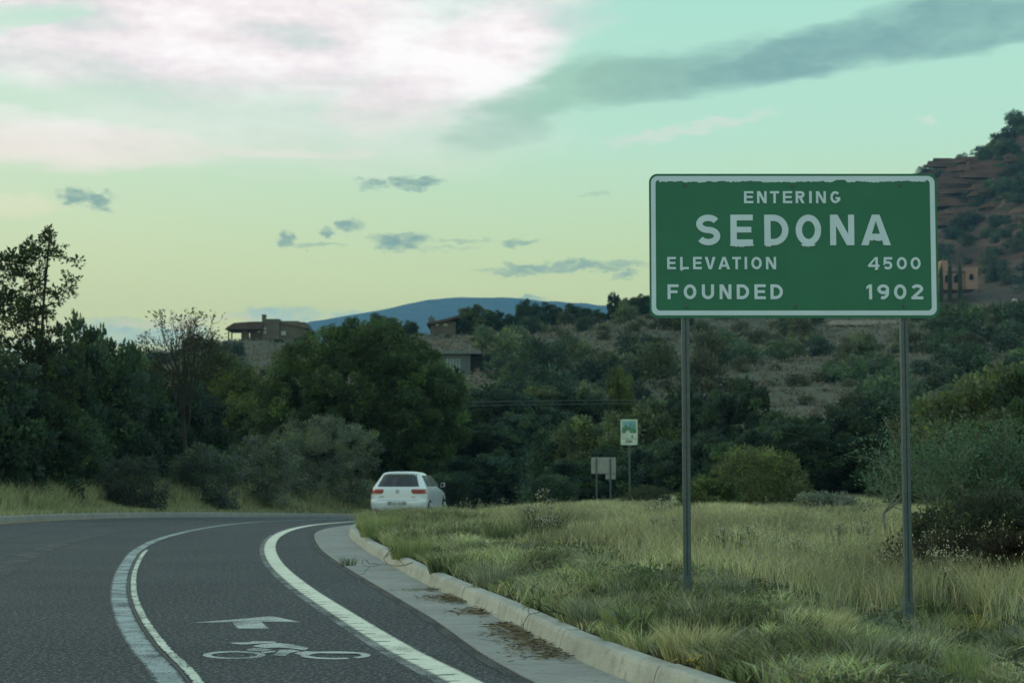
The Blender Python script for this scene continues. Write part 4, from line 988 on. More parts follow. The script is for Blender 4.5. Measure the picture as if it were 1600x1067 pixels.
# nearly bare tree against the sky
def bare_tree():
    D = 79.0; x = at(287, 700, D).x; z = float(zt(x, D)); H = at(287, 500, D).z - z
    o = thing('bare_tree', 'dark nearly bare tree with fine spreading branches against the pale horizon', 'tree', (x, D, z))
    r = np.random.default_rng(12); b = MB(); tips = []; Rw = 2.15; c0 = np.array([0, 0, H - Rw * .95])
    tr = [np.array(p) for p in ((0, 0, -.2), (.08, 0, H * .22), (-.05, .05, H * .48), (.1, 0, H * .74))]; b.tube(tr, [.17, .13, .10, .07], 7)
    def limb(p, q_, r0, n=4, wob=.10):
        L = np.linalg.norm(q_ - p); pts = [p + (q_ - p) * k / n + (r.normal(size=3) * wob * L / n if 0 < k < n else 0) + np.array([0, 0, -.10 * L * math.sin(math.pi * k / n)]) for k in range(n + 1)]
        b.tube(pts, [r0 * (1 - .55 * k / n) for k in range(n + 1)], 4, cap=False); return pts
    for i in range(11):
        q = 2 * math.pi * (i + .5 * r.random()) / 11; e = r.uniform(-.25, 1.2); dr_ = np.array([math.cos(q) * math.cos(e), math.sin(q) * math.cos(e), math.sin(e)])
        s0 = r.uniform(1.5, 3.0); p0 = tr[int(s0)] + (tr[min(3, int(s0) + 1)] - tr[int(s0)]) * (s0 % 1); m1 = limb(p0, c0 + dr_ * Rw * r.uniform(.5, .7) * np.array([1, 1, .9]), .05)
        for k in range(6):
            st = m1[r.integers(2, 5)]; d2 = dr_ + .55 * rand_dirs(1, r)[0]; d2 /= np.linalg.norm(d2); m2 = limb(st, c0 + d2 * Rw * r.uniform(.75, 1.05) * np.array([1, 1, .98]), .022, 3)
            for k2 in range(5):
                st2 = m2[r.integers(1, 4)]; d3 = d2 + .8 * rand_dirs(1, r)[0] + np.array([0, 0, .3]); d3 /= np.linalg.norm(d3); e3 = st2 + d3 * r.uniform(.25, .6); limb(st2, e3, .012, 2); tips.append((e3, d3))
    link('trunk', b.mesh('bare_trunk', mat('dark_bark', (.04, .043, .038), .95)), o)
    link('leaves', tip_leaves('bare_leaves', tips, 9, .2, .13, (.06, .066, .034), M_leaf, 4, keep=.9), o)
bare_tree()

# stands of trees: (u, top, width, distance, prototype)
LB = 'dark green juniper in the dense stand beyond the median kerb'
for u, vt, wp, D, p in ((-40, 560, 210, 66, PJ[2]), (18, 585, 150, 68, PJ[0]), (128, 488, 120, 72, PJ[0]), (95, 540, 130, 70, PJ[2]), (182, 536, 120, 75, PJ[3]), (150, 575, 170, 70, PJ[2]),
                        (228, 566, 120, 78, PJ[0]), (265, 590, 130, 76, PJ[2]), (60, 620, 160, 65, PJ[3]), (210, 625, 150, 71, PJ[2]), (-120, 500, 190, 72, PJ[0]), (-90, 600, 160, 64, PJ[3]), (310, 625, 120, 80, PJ[2]), (120, 650, 120, 66, PJ[0])):
    tree('juniper_tree', LB, u, vt, wp, dk(u) + (D - 60) * .85 + 7, p, 'junipers beyond the median kerb')
for u, vt, wp, D, p in ((345, 548, 120, 118, PO[0]), (385, 572, 110, 114, PO[1]), (320, 575, 120, 122, PO[0]), (372, 612, 100, 110, PO[1])):
    tree('oak_tree', 'olive green leafy tree on the slope below the hilltop adobe house', u, vt, wp, D, p, 'olive trees below the adobe house')
for u, vt, wp, D in ((410, 600, 90, 116), (402, 650, 90, 110)):
    tree('juniper_tree', 'dark juniper beside the broad domed juniper', u, vt, wp, D, PJ[2], 'junipers beside the domed juniper')
RB = 'dark green juniper in the thicket between the grass field and hillside'
for u, vt, wp, D, p in ((735, 600, 120, 92, PJ[1]), (790, 605, 150, 88, PJ[2]), (700, 650, 130, 84, PJ[2]), (765, 660, 130, 80, PJ[0]), (840, 640, 130, 84, PJ[2]), (880, 660, 120, 90, PJ[0]), (850, 602, 120, 108, PJ[1]), (905, 612, 90, 112, PJ[2]),
                        (940, 650, 140, 86, PJ[1]), (1000, 625, 150, 92, PJ[1]), (1050, 612, 150, 94, PJ[2]), (1110, 610, 130, 96, PJ[0]), (1150, 600, 130, 90, PJ[2]), (1230, 640, 130, 84, PJ[0]), (1205, 660, 140, 78, PJ[2]),
                        (1280, 650, 130, 86, PJ[0]), (1345, 627, 130, 84, PJ[2]), (1300, 680, 120, 76, PJ[2]), (1380, 680, 110, 74, PJ[2]), (1085, 680, 130, 78, PJ[2]), (1020, 690, 120, 80, PJ[2]), (890, 720, 110, 76, PJ[2]),
                        (800, 705, 130, 74, PJ[2]), (730, 715, 110, 74, PJ[2]), (1150, 690, 120, 76, PJ[0]), (1420, 700, 120, 66, PJ[2]), (960, 700, 110, 82, PJ[2])):
    D += 24 if u < 870 else 0
    tree('juniper_tree', RB, u, vt, wp, D, p, 'junipers between the field and the hillside')
tree('poplar_tree', 'narrow upright yellow-green tree standing up from the thicket', 968, 571, 44, 118, PO[1])
for u, vt, wp, D, p in ((1560, 566, 240, 52, PJ[1]), (1470, 625, 150, 56, PJ[1]), (1640, 560, 200, 48, PJ[0]), (1530, 640, 150, 46, PJ[1]), (1610, 620, 120, 42, PJ[0])):
    tree('juniper_tree', 'bushy mid green juniper behind the thorny grey shrub', u, vt, wp, D, p, 'junipers behind the thorny shrub')
for u, vt, wp in ((592, 489, 50), (640, 500, 26), (735, 476, 50), (772, 485, 44), (820, 466, 28), (842, 474, 62), (868, 480, 26), (898, 474, 50), (935, 483, 32), (960, 459, 22), (985, 466, 42), (1006, 461, 44), (332, 534, 30), (305, 543, 34), (432, 529, 24), (470, 526, 26), (755, 492, 40), (800, 490, 36)):
    tree('juniper_tree', 'small dark tree on the crest of the ridge against the sky', u, vt, wp, 288 + rng.random() * 8, PJ[rng.integers(0, 4)], 'trees along the ridge crest', sink=.4)
# cypresses by the pink villa
for u, vt in ((1475, 404), (1489, 400), (1505, 398)):
    o = tree('cypress_tree', 'slim dark cypress beside the pink villa', u, vt + 8, 7.5, 500, PJ[1], 'cypresses beside the pink villa')

# ------------------------------------------------------------------ shrubs
def bush(name, label, u, vtop, wpx, D, mesh_fn, cat='shrub', trunk=None, vb=None):
    x = at(u, 700, D).x; z = float(zt(x, D)) - .03; H = at(u, vtop, D).z - z; W = wpx * D / F
    o = thing(name, label, cat, (x, D, z)); mesh_fn(o, W, H); return o
def leafy(base, seed, nclump, per, leaf, crad, twig=14, tm=None, n=7, **kw):
    def fn(o, W, H):
        me, C = crown_mesh('bush_crown', seed, lobes_round(seed, W, H, n, 0), nclump, per, crad, leaf, base, M_leaf, **kw); link('foliage', me, o)
        tips = C[np.random.default_rng(seed).choice(len(C), min(twig, len(C)), replace=False)] * 1.03
        link('stems', limbs_mesh('bush_stems', [(0, 0, -.1), (.03, 0, H * .15), (0, .03, H * .35)], tips, .03 + .012 * W, tm or M_bark, seed), o)
    return fn
bush('silver_shrub', 'large silvery grey-green shrub at the foot of the domed juniper', 500, 655, 190, dk(500) + 5, leafy((.17, .21, .165), 61, 330, 70, .11, .30))
bush('silver_shrub', 'smaller silvery shrub beside the large silvery one', 410, 672, 110, dk(410) + 5, leafy((.14, .175, .14), 62, 200, 60, .11, .28))
bush('silver_shrub', 'dim grey-green shrub below the nearly bare tree', 325, 685, 110, dk(325) + 5, leafy((.10, .13, .11), 63, 180, 60, .11, .28))
bush('silver_shrub', 'loose grey shrub under the dense juniper stand', 205, 712, 110, dk(205) + 5, leafy((.08, .10, .088), 64, 150, 50, .10, .26))
bush('dark_shrub', 'dark shrub right beside the white car', 705, 735, 70, 84, leafy(DRK, 65, 120, 60, .1, .25))
bush('dark_shrub', 'low dark shrub under the thicket near the road sign back', 860, 745, 90, 66, leafy(DRK, 66, 130, 60, .1, .25))
bush('willow_shrub', 'feathery yellow-green shrub between the two posts of the town sign', 1192, 693, 138, 52, leafy((.125, .155, .075), 67, 250, 50, .13, .20, aspect=.22, up=.2, n=12, fill=.15))
bush('rounded_shrub', 'low rounded green shrub with a dark base beside the nearer town sign post', 1108, 748, 90, 50, leafy((.08, .11, .05), 68, 150, 60, .09, .2))
bush('sage_shrub', 'low pale grey sage mound below the feathery yellow-green shrub', 1290, 774, 78, 46, leafy((.15, .18, .15), 69, 130, 60, .07, .16))
bush('sage_shrub', 'small grey-green mound at the foot of the road sign back', 1010, 762, 70, 60, leafy((.07, .085, .06), 70, 110, 50, .08, .2))
def thorny(o, W, H):
    r = np.random.default_rng(5); b = MB(); tips = []
    for k in range(11):
        q = 2 * math.pi * k / 11 + r.random(); b2, tp = skeleton(100 + k, (0, 0, -.05), (math.cos(q) * .7, math.sin(q) * .45, 1.0), H * .40, .024, 4, .62, (2, 3), .22, .72, wob=.2, minr=.0035)
        V_ = np.array(b2.v); b.add(b2.v, b2.f); tips += tp
    V_ = np.array(b.v); sc_ = np.array([W / 2 / np.percentile(np.abs(V_[:, 0]), 98), W / 2 / np.percentile(np.abs(V_[:, 0]), 98), H / np.percentile(V_[:, 2], 99.5)])
    b.v = [tuple(p) for p in V_ * sc_]
    link('branches', b.mesh('thorn_branches', mat('pale_twig', (.20, .225, .20), .95)), o)
    link('leaves', tip_leaves('thorn_leaves', [(p * sc_, d_) for p, d_ in tips], 16, .16, .055, (.08, .14, .085), M_leaf, 9), o)
bush('thorny_shrub', 'tangled thorny grey shrub with pale bare branches beside the town sign post', 1515, 668, 270, 24, thorny)
def thorny2(o, W, H):
    b, tips = skeleton(71, (0, 0, -.05), (-.1, 0, 1), H * .42, .03, 4, .7, (2, 4), .15, .7, wob=.18, minr=.0035)
    b.v = [tuple(p) for p in np.array(b.v) * np.array([1.3, 1.3, 1.0])]
    link('branches', b.mesh('thorn_branches', MATS['pale_twig']), o)
    link('leaves', tip_leaves('thorn_leaves', [(p * np.array([1.3, 1.3, 1]), d_) for p, d_ in tips], 22, .2, .05, (.11, .14, .095), M_leaf, 19), o)
bush('thorny_shrub', 'leafy grey-green thorn bush just behind the farther town sign post', 1385, 715, 130, 27, thorny2)
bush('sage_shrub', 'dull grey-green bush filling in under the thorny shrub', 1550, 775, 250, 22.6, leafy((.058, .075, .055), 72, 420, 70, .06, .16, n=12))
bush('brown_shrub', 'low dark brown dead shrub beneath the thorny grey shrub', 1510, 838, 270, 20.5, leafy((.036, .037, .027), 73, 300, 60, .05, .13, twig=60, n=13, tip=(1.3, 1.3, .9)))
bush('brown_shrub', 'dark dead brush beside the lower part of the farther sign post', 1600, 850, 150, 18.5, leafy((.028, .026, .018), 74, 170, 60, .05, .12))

# hillside shrubs: shared meshes, one object each
def hill_proto(seed, w, h, base, nclump=55, per=26, leaf=.30, crad=.42):
    me, C = crown_mesh('hill_shrub_mesh', seed, lobes_round(seed, w, h, 5), nclump, per, crad, leaf, base, M_leaf2); return me, w, h
HP = [hill_proto(80 + k, 3.6, 2.7, b_) for k, b_ in enumerate(((.07, .115, .078), (.092, .12, .072), (.058, .092, .07), (.05, .082, .062), (.085, .10, .07)))]
HS = [hill_proto(90 + k, 2.2, 1.2, b_, 36, 22, .26, .3) for k, b_ in enumerate(((.14, .155, .125), (.12, .135, .10), (.105, .12, .085)))]
def plant(name, label, group, pr_, x, y, s, sink=.15):
    me, w_, h_ = pr_; o = link(name, me); o.location = (x, y, float(zt(x, y)) - sink); o.rotation_euler = (0, 0, rng.random() * 6.28)
    o.scale = (s * rng.uniform(.85, 1.2), s * rng.uniform(.85, 1.2), s * rng.uniform(.8, 1.15)); return tag(o, label, 'shrub', group)
cnt = 0
while cnt < 205:
    D = rng.uniform(112, 276); u = rng.uniform(180, 1660)
    v_ = 745 - (float(zt((u - 800) / F * D, D)) - EYE) / D * F
    if v_ > 655 or (395 < u < 715 and v_ > 530): continue
    if u < 400 and rng.random() < .3: continue
    if 1015 < u < 1465 and v_ < 492: continue
    if 345 < u < 480 and v_ < 545 or 670 < u < 770 and 535 < v_ < 640 or 1285 < u < 1420 and v_ < 545: continue
    x = (u - 800) / F * D
    dens = vnoise(x, D, 30, 11)
    if rng.random() > dens * 1.5: continue
    plant('hillside_shrub', 'dark juniper shrub dotting the scrubby hillside', 'juniper shrubs on the hillside', HP[rng.integers(0, 5)], x, D, rng.choice([.55, .75, .95, 1.2, 1.5], p=[.25, .3, .25, .14, .06])); cnt += 1
cnt = 0
while cnt < 170:
    D = rng.uniform(112, 286); u = rng.uniform(600, 1660)
    v_ = 745 - (float(zt((u - 800) / F * D, D)) - EYE) / D * F
    if v_ > 650 or (600 < u < 715 and v_ > 530) or (1015 < u < 1465 and v_ < 496) or 680 < u < 760 and 545 < v_ < 605 or 1285 < u < 1420 and v_ < 525: continue
    plant('sage_shrub', 'low pale sagebrush clump between the hillside junipers', 'sagebrush on the hillside', HS[rng.integers(0, 3)], (u - 800) / F * D, D, rng.uniform(.5, 1.1), .08); cnt += 1
cnt = 0
while cnt < 240:
    D = rng.uniform(420, 725); u = rng.uniform(1400, 1640); x = (u - 800) / F * D; z = float(zt(x, D))
    v_ = 745 - (z - EYE) / D * F
    if v_ > 455 or u < 1466 and v_ > 272: continue
    if 1462 < u < 1540 and 380 < v_ < 470 and D < 560: continue
    if rng.random() > .35 + vnoise(x, D, 40, 12): continue
    plant('rockside_shrub', 'dark shrub clinging to the red rock hill', 'shrubs on the red hill', HP[rng.integers(0, 5)], x, D, rng.choice([.8, 1.1, 1.6, 2.2], p=[.35, .3, .25, .1]), .3); cnt += 1
for u, vt, wp in ((1438, 255, 9), (1470, 248, 16), (1512, 229, 10), (1551, 195, 14), (1562, 200, 9), (1596, 182, 26), (1527, 225, 8)):
    D = 715; x = (u - 800) / F * D
    plant('skyline_shrub', 'dark shrub silhouetted on the skyline of the red hill', 'shrubs on the red hill skyline', HP[rng.integers(0, 5)], x, D, wp * D / F / 3.6 * 1.2, .2)
# red rock ledges
def ledge_mesh(seed):
    r = np.random.default_rng(seed); b = MB(); n = 9; z = 0; rx, ry = 3.2, 2.2
    for k in range(3):
        h = r.uniform(.7, 1.5); pts0 = [(rx * math.cos(q) * r.uniform(.8, 1.12), ry * math.sin(q) * r.uniform(.8, 1.12)) for q in np.linspace(0, 2 * math.pi, n, endpoint=False)]
        b.add([(x, y, z) for x, y in pts0] + [(x * .96, y * .96, z + h) for x, y in pts0], [tuple(range(n))[::-1], tuple(range(n, 2 * n))] + [(i, (i + 1) % n, n + (i + 1) % n, n + i) for i in range(n)])
        z += h * .98; rx *= r.uniform(.8, .98); ry *= r.uniform(.8, .95)
    return b.mesh('rock_ledge_mesh', M_rock)
M_rock = mat('red_rock', (.16, .098, .074), .95, .1, var=(.085, .055, .044), vscale=.5, bump=.8, bscale=2)
RL = [ledge_mesh(k) for k in range(4)]
cnt = 0
while cnt < 60:
    D = rng.uniform(600, 715); u = rng.uniform(1440, 1610); x = (u - 800) / F * D; v_ = 745 - (float(zt(x, D)) - EYE) / D * F
    if not (235 < v_ + (1600 - u) * .0 < 350) or v_ > 150 + (1640 - u) * 1.1 + 90: continue
    o = link('rock_ledge', RL[rng.integers(0, 4)]); o.location = (x, D, float(zt(x, D)) - .6); o.rotation_euler = (0, 0, rng.uniform(-.3, .3)); s_ = rng.uniform(.6, 1.6)
    o.scale = (s_ * rng.uniform(2.2, 4.5), s_ * .9, s_ * rng.uniform(.5, .8)); tag(o, 'layered red rock ledge high on the red hill', 'rock', 'rock ledges on the red hill'); cnt += 1

# ------------------------------------------------------------------ grass
M_grass = leafmat('grass_blade', .45, .8, orand=0.0)
def blade_mesh(name, P, H, W, lean, cols, m=None, r=rng, bend=1.0):
    """curved grass blades: a quad and a tip triangle each"""
    n = len(P); q = r.random(n) * 2 * math.pi; dx = np.stack([np.cos(q), np.sin(q), np.zeros(n)], 1); q2 = r.random(n) * 2 * math.pi
    sd = np.stack([np.cos(q2), np.sin(q2), np.zeros(n)], 1) * (W / 2)[:, None]
    up = np.array([0, 0, 1.]); Hc = H[:, None]; ln = (lean * H)[:, None]
    m1 = P + up * Hc * .55 + dx * ln * .3; tp = P + up * Hc * (1 - .25 * np.clip(lean, 0, 1.5)[:, None]) + dx * ln * bend
    V_ = np.empty((n, 5, 3), dtype=np.float32)
    V_[:, 0] = P - sd; V_[:, 1] = P + sd; V_[:, 2] = m1 + sd * .75; V_[:, 3] = m1 - sd * .75; V_[:, 4] = tp
    base = (np.arange(n) * 5)[:, None]; L = (base + np.array([0, 1, 2, 3, 3, 2, 4])[None]).ravel(); sz_ = np.tile([4, 3], n)
    return mesh_np(name, V_.reshape(-1, 3), L, sz_, m or M_grass, np.repeat(cols, 5, 0))
def scatter(y0, y1, dens, margin=1.5, dmin=.1, dmax=1e9, left=False):
    out_ = []
    for ya in np.arange(y0, y1, 1.0):
        hw = ya * .30 + margin
        if left: xa, xb = -hw, float(xat(LKERB, ya)) - dmin
        else: xa, xb = float(xat(KERB, ya)) + dmin, hw
        xa, xb = (max(xa, xb - dmax), xb) if left else (xa, min(xb, xa + dmax))
        if xb <= xa: continue
        n = int((xb - xa) * (dens(ya) if callable(dens) else dens)); out_.append(np.stack([rng.uniform(xa, xb, n), ya + rng.random(n)], 1))
    return np.concatenate(out_)
def patchy(XY, s, seed, lo, hi): return sm01((vnoise(XY[:, 0], XY[:, 1], s, seed) - lo) / (hi - lo))
def gcol(n, cols, wts, var=.25):
    c_ = np.array(cols)[rng.choice(len(cols), n, p=np.array(wts) / sum(wts))]; return np.clip(c_ * (1 + var * (rng.random((n, 1)) * 2 - 1)), 0, 1).astype(np.float32)
def on_ground(XY): return np.stack([XY[:, 0], XY[:, 1], zt(XY[:, 0], XY[:, 1]) - .01], 1)
GREEN = (.215, .285, .125); GREEN2 = (.28, .335, .145); SAGE = (.35, .39, .28); STRAW = (.54, .51, .30); STRAW2 = (.41, .40, .225); DEAD = (.22, .19, .135)
# short green turf along the kerb and in front of the sign
XY = scatter(7, 50, lambda y: 2100 if y < 14 else 1450 * (14 / y) ** 1.1, dmin=.16)
dr = XY[:, 0] - xat(KERB, XY[:, 1]); near = 1 - sm01((XY[:, 1] - 14.6) / 1.6) * sm01((dr - 1.2) / 1.2)
keep = rng.random(len(XY)) < np.clip(.1 + 1.1 * patchy(XY, .5, 21, .28, .62), 0, 1) * np.clip(near + .3, 0, 1) * sm01((dr - .12 + .3 * vnoise(XY[:, 0], XY[:, 1], .5, 23)) / .4)
XY = XY[keep]; dr = dr[keep]; n = len(XY); cl = patchy(XY, .5, 22, .3, .75)
H = (.035 + .13 * cl + .06 * rng.random(n)) * (1 + .7 * sm01((XY[:, 1] - 24) / 10)); H *= 1 - .6 * sm01((XY[:, 0] - 2.2) / .7) * sm01((XY[:, 1] - 13) / .8) * (1 - sm01((XY[:, 1] - 15.4) / .5)); W_ = .006 + .007 * rng.random(n) ** 2 + .00016 * XY[:, 1]
tag(link('grass', blade_mesh('turf', on_ground(XY), H, W_, .3 + .9 * rng.random(n), gcol(n, (GREEN, GREEN2, SAGE, STRAW2, DEAD), (4, 4, 3, 2.6, 2.2), .6) * ((.62 + .7 * patchy(XY, .8, 24, .25, .75)) * (.7 + .55 * patchy(XY, .22, 25, .2, .8)))[:, None])), 'short green grass growing along the kerb', 'grass', kind='stuff')
# tall dry field grass
XY = scatter(14.5, 66, lambda y: 620 * (15 / y) ** .85, dmin=.5)
dr = XY[:, 0] - xat(KERB, XY[:, 1])
pr_ = sm01((dr - 2.0 - 1.6 * (vnoise(XY[:, 0], XY[:, 1], 2.2, 31) - .5)) / 1.4) * (1 - sm01((26 - XY[:, 1]) / 10) * sm01((1.6 - XY[:, 0]) / 1.5) * .8) + .25 * sm01((XY[:, 1] - 30) / 10)
pr_ = pr_ * np.maximum(sm01((XY[:, 1] - 15.25) / 1.3), .5 * sm01((XY[:, 0] - 3.7) / .5))
keep = rng.random(len(XY)) < np.clip(pr_, 0, 1) * (.35 + .65 * patchy(XY, 1.1, 32, .25, .6)); XY = XY[keep]; n = len(XY); cl = patchy(XY, 1.3, 33, .25, .75)
drk = XY[:, 0] - xat(KERB, XY[:, 1])
H = (.16 + .26 * cl + .16 * rng.random(n)) * (.45 + .55 * sm01((drk - 1.5) / 3)) * (1 - .35 * sm01((XY[:, 1] - 30) / 20)); W_ = .004 + .004 * rng.random(n) + .00022 * XY[:, 1]
cols = gcol(n, (STRAW, STRAW2, SAGE, GREEN2, DEAD), (4, 4, 3, 4, .7)); cols *= ((.75 + .5 * patchy(XY, 2.2, 34, .3, .7)) * (.8 + .4 * patchy(XY, .5, 35, .2, .8)))[:, None]
tag(link('grass', blade_mesh('field', on_ground(XY), H, W_, .15 + .6 * rng.random(n), cols)), 'tall pale dry grass filling the field behind the town sign', 'grass', kind='stuff')
# seed stalks standing above the field grass
XY = scatter(15.6, 46, lambda y: 16 * (16 / y) ** 1.6, dmin=2.4); keep = rng.random(len(XY)) < patchy(XY, 1.6, 36, .48, .75); XY = XY[keep]; n = len(XY); G_ = on_ground(XY); hs = (.30 + .34 * rng.random(n)) * (1 - .35 * sm01((XY[:, 1] - 22) / 16))
q = rng.random(n) * 6.283; tip_ = G_ + np.stack([np.cos(q) * .12 * hs, np.sin(q) * .12 * hs, hs], 1); per = 7; idx = np.repeat(np.arange(n), per); m_ = len(idx)
sp = leaf_mesh('stalks', G_, (tip_ - G_) / np.linalg.norm(tip_ - G_, axis=1)[:, None], np.linalg.norm(tip_ - G_, axis=1) * 1.02, .004 + .00016 * XY[:, 1], gcol(n, (STRAW2, DEAD, GREEN2), (3, 2, 1)), M_grass)
tag(link('grass', sp), 'thin dry seed stalks standing above the field grass', 'grass', kind='stuff')
off = rng.normal(size=(m_, 3)) * np.array([.022, .022, .045]); D_ = off + np.array([0, 0, .03]); D_ /= np.linalg.norm(D_, axis=1)[:, None]
tag(link('grass', leaf_mesh('seed_heads', tip_[idx] + off, D_, .02 + .02 * rng.random(m_), .010 + .0003 * XY[idx, 1], gcol(m_, ((.42, .42, .32), (.33, .32, .22), (.24, .23, .15)), (2, 3, 2)), M_grass)), 'pale seed heads on the tall dry stalks of the field', 'grass', kind='stuff')
# dead straw lying in the turf
XY = scatter(8.5, 26, lambda y: 150 * (12 / y), dmin=.2); keep = rng.random(len(XY)) < patchy(XY, .7, 28, .4, .7); XY = XY[keep]; n = len(XY); G_ = on_ground(XY) + np.array([0, 0, .03]) + np.array([0, 0, .06]) * rng.random((n, 1))
q = rng.random(n) * 6.283; D_ = np.stack([np.cos(q), np.sin(q), .5 * (rng.random(n) - .4)], 1); D_ /= np.linalg.norm(D_, axis=1)[:, None]
tag(link('litter', leaf_mesh('dead_straw', G_, D_, .06 + .16 * rng.random(n), .005 + .004 * rng.random(n), gcol(n, (STRAW, STRAW2, DEAD, (.1, .085, .06)), (3, 3, 3, 2)), M_grass)), 'dead straw lying tangled in the verge turf', 'litter', kind='stuff')
# broad-leaved weeds low in the turf
XY = scatter(8.5, 24, lambda y: 26 * (12 / y), dmin=.3); keep = rng.random(len(XY)) < patchy(XY, .9, 27, .45, .7); XY = XY[keep]; n = len(XY); G_ = on_ground(XY); per = 26; idx = np.repeat(np.arange(n), per); m_ = len(idx)
sz_ = (.5 + .9 * rng.random(n))[idx]; off = rng.normal(size=(m_, 3)) * np.array([.05, .05, .02]) * sz_[:, None]; off[:, 2] = np.abs(off[:, 2]) + .01 + .07 * rng.random(m_) * sz_
D_ = off * np.array([1, 1, .4]) + rng.normal(size=(m_, 3)) * .03; D_ /= np.linalg.norm(D_, axis=1)[:, None]; L = (.025 + .035 * rng.random(m_)) * sz_; cw = gcol(n, ((.09, .135, .075), (.17, .20, .15), (.12, .15, .07)), (4, 3, 3))[idx]
tag(link('weeds', leaf_mesh('weeds', G_[idx] + off, D_, L, L * .5, cw, M_grass)), 'low broad-leaved weeds spread through the verge turf', 'weeds', kind='stuff')
# grass beyond the median kerb
XY = scatter(40, 96, lambda y: 330 * (50 / y), dmin=.15, dmax=6, left=True, margin=4)
keep = rng.random(len(XY)) < .35 + .65 * patchy(XY, 1.2, 41, .25, .6); XY = XY[keep]; n = len(XY); dl = xat(LKERB, XY[:, 1]) - XY[:, 0]; cl = patchy(XY, 1.4, 42, .3, .7)
H = (.10 + .15 * rng.random(n)) + sm01((dl - .6) / 1.6) * (.2 + .7 * cl) * (.6 + .6 * rng.random(n)); W_ = .016 + .014 * rng.random(n)
tag(link('grass', blade_mesh('median_grass', on_ground(XY), H, W_, .2 + .5 * rng.random(n), gcol(n, (GREEN2, STRAW2, STRAW, GREEN, SAGE), (4, 4, 4, 2, 2)))), 'grass strip growing beyond the median kerb', 'grass', kind='stuff')
# low scrub cover under the trees and over the hillside
n = 9000; D = 112 + 190 * rng.random(n) ** .8; u = rng.uniform(150, 1680, n); x = (u - 800) / F * D; z = zt(x, D)
per = 7; idx = np.repeat(np.arange(n), per); m_ = len(idx); P = np.stack([x[idx], D[idx], z[idx]], 1) + rng.normal(size=(m_, 3)) * np.array([.35, .35, .12]); P[:, 2] = np.maximum(P[:, 2], z[idx] - .05)
D_ = rng.normal(size=(m_, 3)) * .7 + np.array([0, 0, .7]); D_ /= np.linalg.norm(D_, axis=1)[:, None]; L = .25 + .35 * rng.random(m_)
tag(link('undergrowth', leaf_mesh('scrub', P, D_, L, L * .6, gcol(m_, ((.15, .145, .115), (.12, .125, .09), (.19, .165, .13), (.08, .09, .065)), (3, 2, 3, 1)), M_leaf2)), 'low dry scrub cover over the hillside', 'scrub', kind='stuff')

n = 900; D = 330 + 390 * rng.random(n); u = rng.uniform(1000, 1700, n); x = (u - 800) / F * D; z = zt(x, D)
per = 26; idx = np.repeat(np.arange(n), per); m_ = len(idx); sz_ = (.5 + .9 * rng.random(n))[idx]; off = rng.normal(size=(m_, 3)) * np.array([.9, .9, .5]) * sz_[:, None]; off[:, 2] = np.abs(off[:, 2])
P = np.stack([x[idx], D[idx], z[idx]], 1) + off; D_ = off + rng.normal(size=(m_, 3)) * .4; D_ /= np.linalg.norm(D_, axis=1)[:, None]; L = (.5 + .5 * rng.random(m_)) * sz_
tag(link('undergrowth', leaf_mesh('flank_scrub', P, D_, L, L * .6, gcol(m_, ((.07, .10, .065), (.05, .08, .055), (.09, .11, .07)), (3, 3, 2)), M_leaf2)), 'low dark scrub spread over the flank of the red hill', 'scrub', kind='stuff')

# ------------------------------------------------------------------ individual tufts and weeds on the verge
def vground(u, v):
    a, b_ = ray(u, v); ys_ = np.arange(7, 70, .02); zz_ = zt(a * ys_, ys_); i = int(np.argmax(EYE + b_ * ys_ <= zz_)); return a * ys_[i], ys_[i], float(zz_[i])
def tuft(label, u, v, wpx, hpx, cols, wts, nb=420, lean=.8, bw=.006):
    x, y, z = ground(u, v) if 'gutter' in label and 'small' in label else vground(u, v); k = y / F; Wm = wpx * k; Hm = hpx * k; r = rng
    q = r.random(nb) * 6.283; rd = np.sqrt(r.random(nb)) * Wm * .32; P = np.stack([rd * np.cos(q), rd * np.sin(q), np.full(nb, -.015)], 1)
    H = Hm * (.45 + .65 * r.random(nb)); o = thing('grass_tuft', label, 'grass tuft', (x, y, z))
    n_ = nb; dq = q + r.normal(size=n_) * .7; dx = np.stack([np.cos(dq), np.sin(dq), np.zeros(n_)], 1); ln = (lean * (.3 + .9 * r.random(n_)) * H)[:, None]
    q2 = r.random(n_) * 6.283; sd = np.stack([np.cos(q2), np.sin(q2), np.zeros(n_)], 1) * (bw * (.6 + .7 * r.random(n_)) / 2)[:, None]; up = np.array([0, 0, 1.])
    V_ = np.empty((n_, 5, 3), dtype=np.float32); m1 = P + up * H[:, None] * .6 + dx * ln * .35; V_[:, 0] = P - sd; V_[:, 1] = P + sd; V_[:, 2] = m1 + sd * .8; V_[:, 3] = m1 - sd * .8; V_[:, 4] = P + up * H[:, None] * .95 + dx * ln
    L = ((np.arange(n_) * 5)[:, None] + np.array([0, 1, 2, 3, 3, 2, 4])[None]).ravel()
    link('blades', mesh_np('tuft', V_.reshape(-1, 3), L, np.tile([4, 3], n_), M_grass, np.repeat(gcol(n_, cols, wts), 5, 0)), o)
    return o
GG = ((GREEN, GREEN2, STRAW2), (4, 3, 1)); SS = ((SAGE, (.16, .19, .13), GREEN, DEAD), (4, 3, 1, .7)); DG = (((.05, .08, .035), GREEN, DEAD), (4, 2, 1)); ST = ((STRAW2, STRAW, GREEN2), (3, 3, 2))
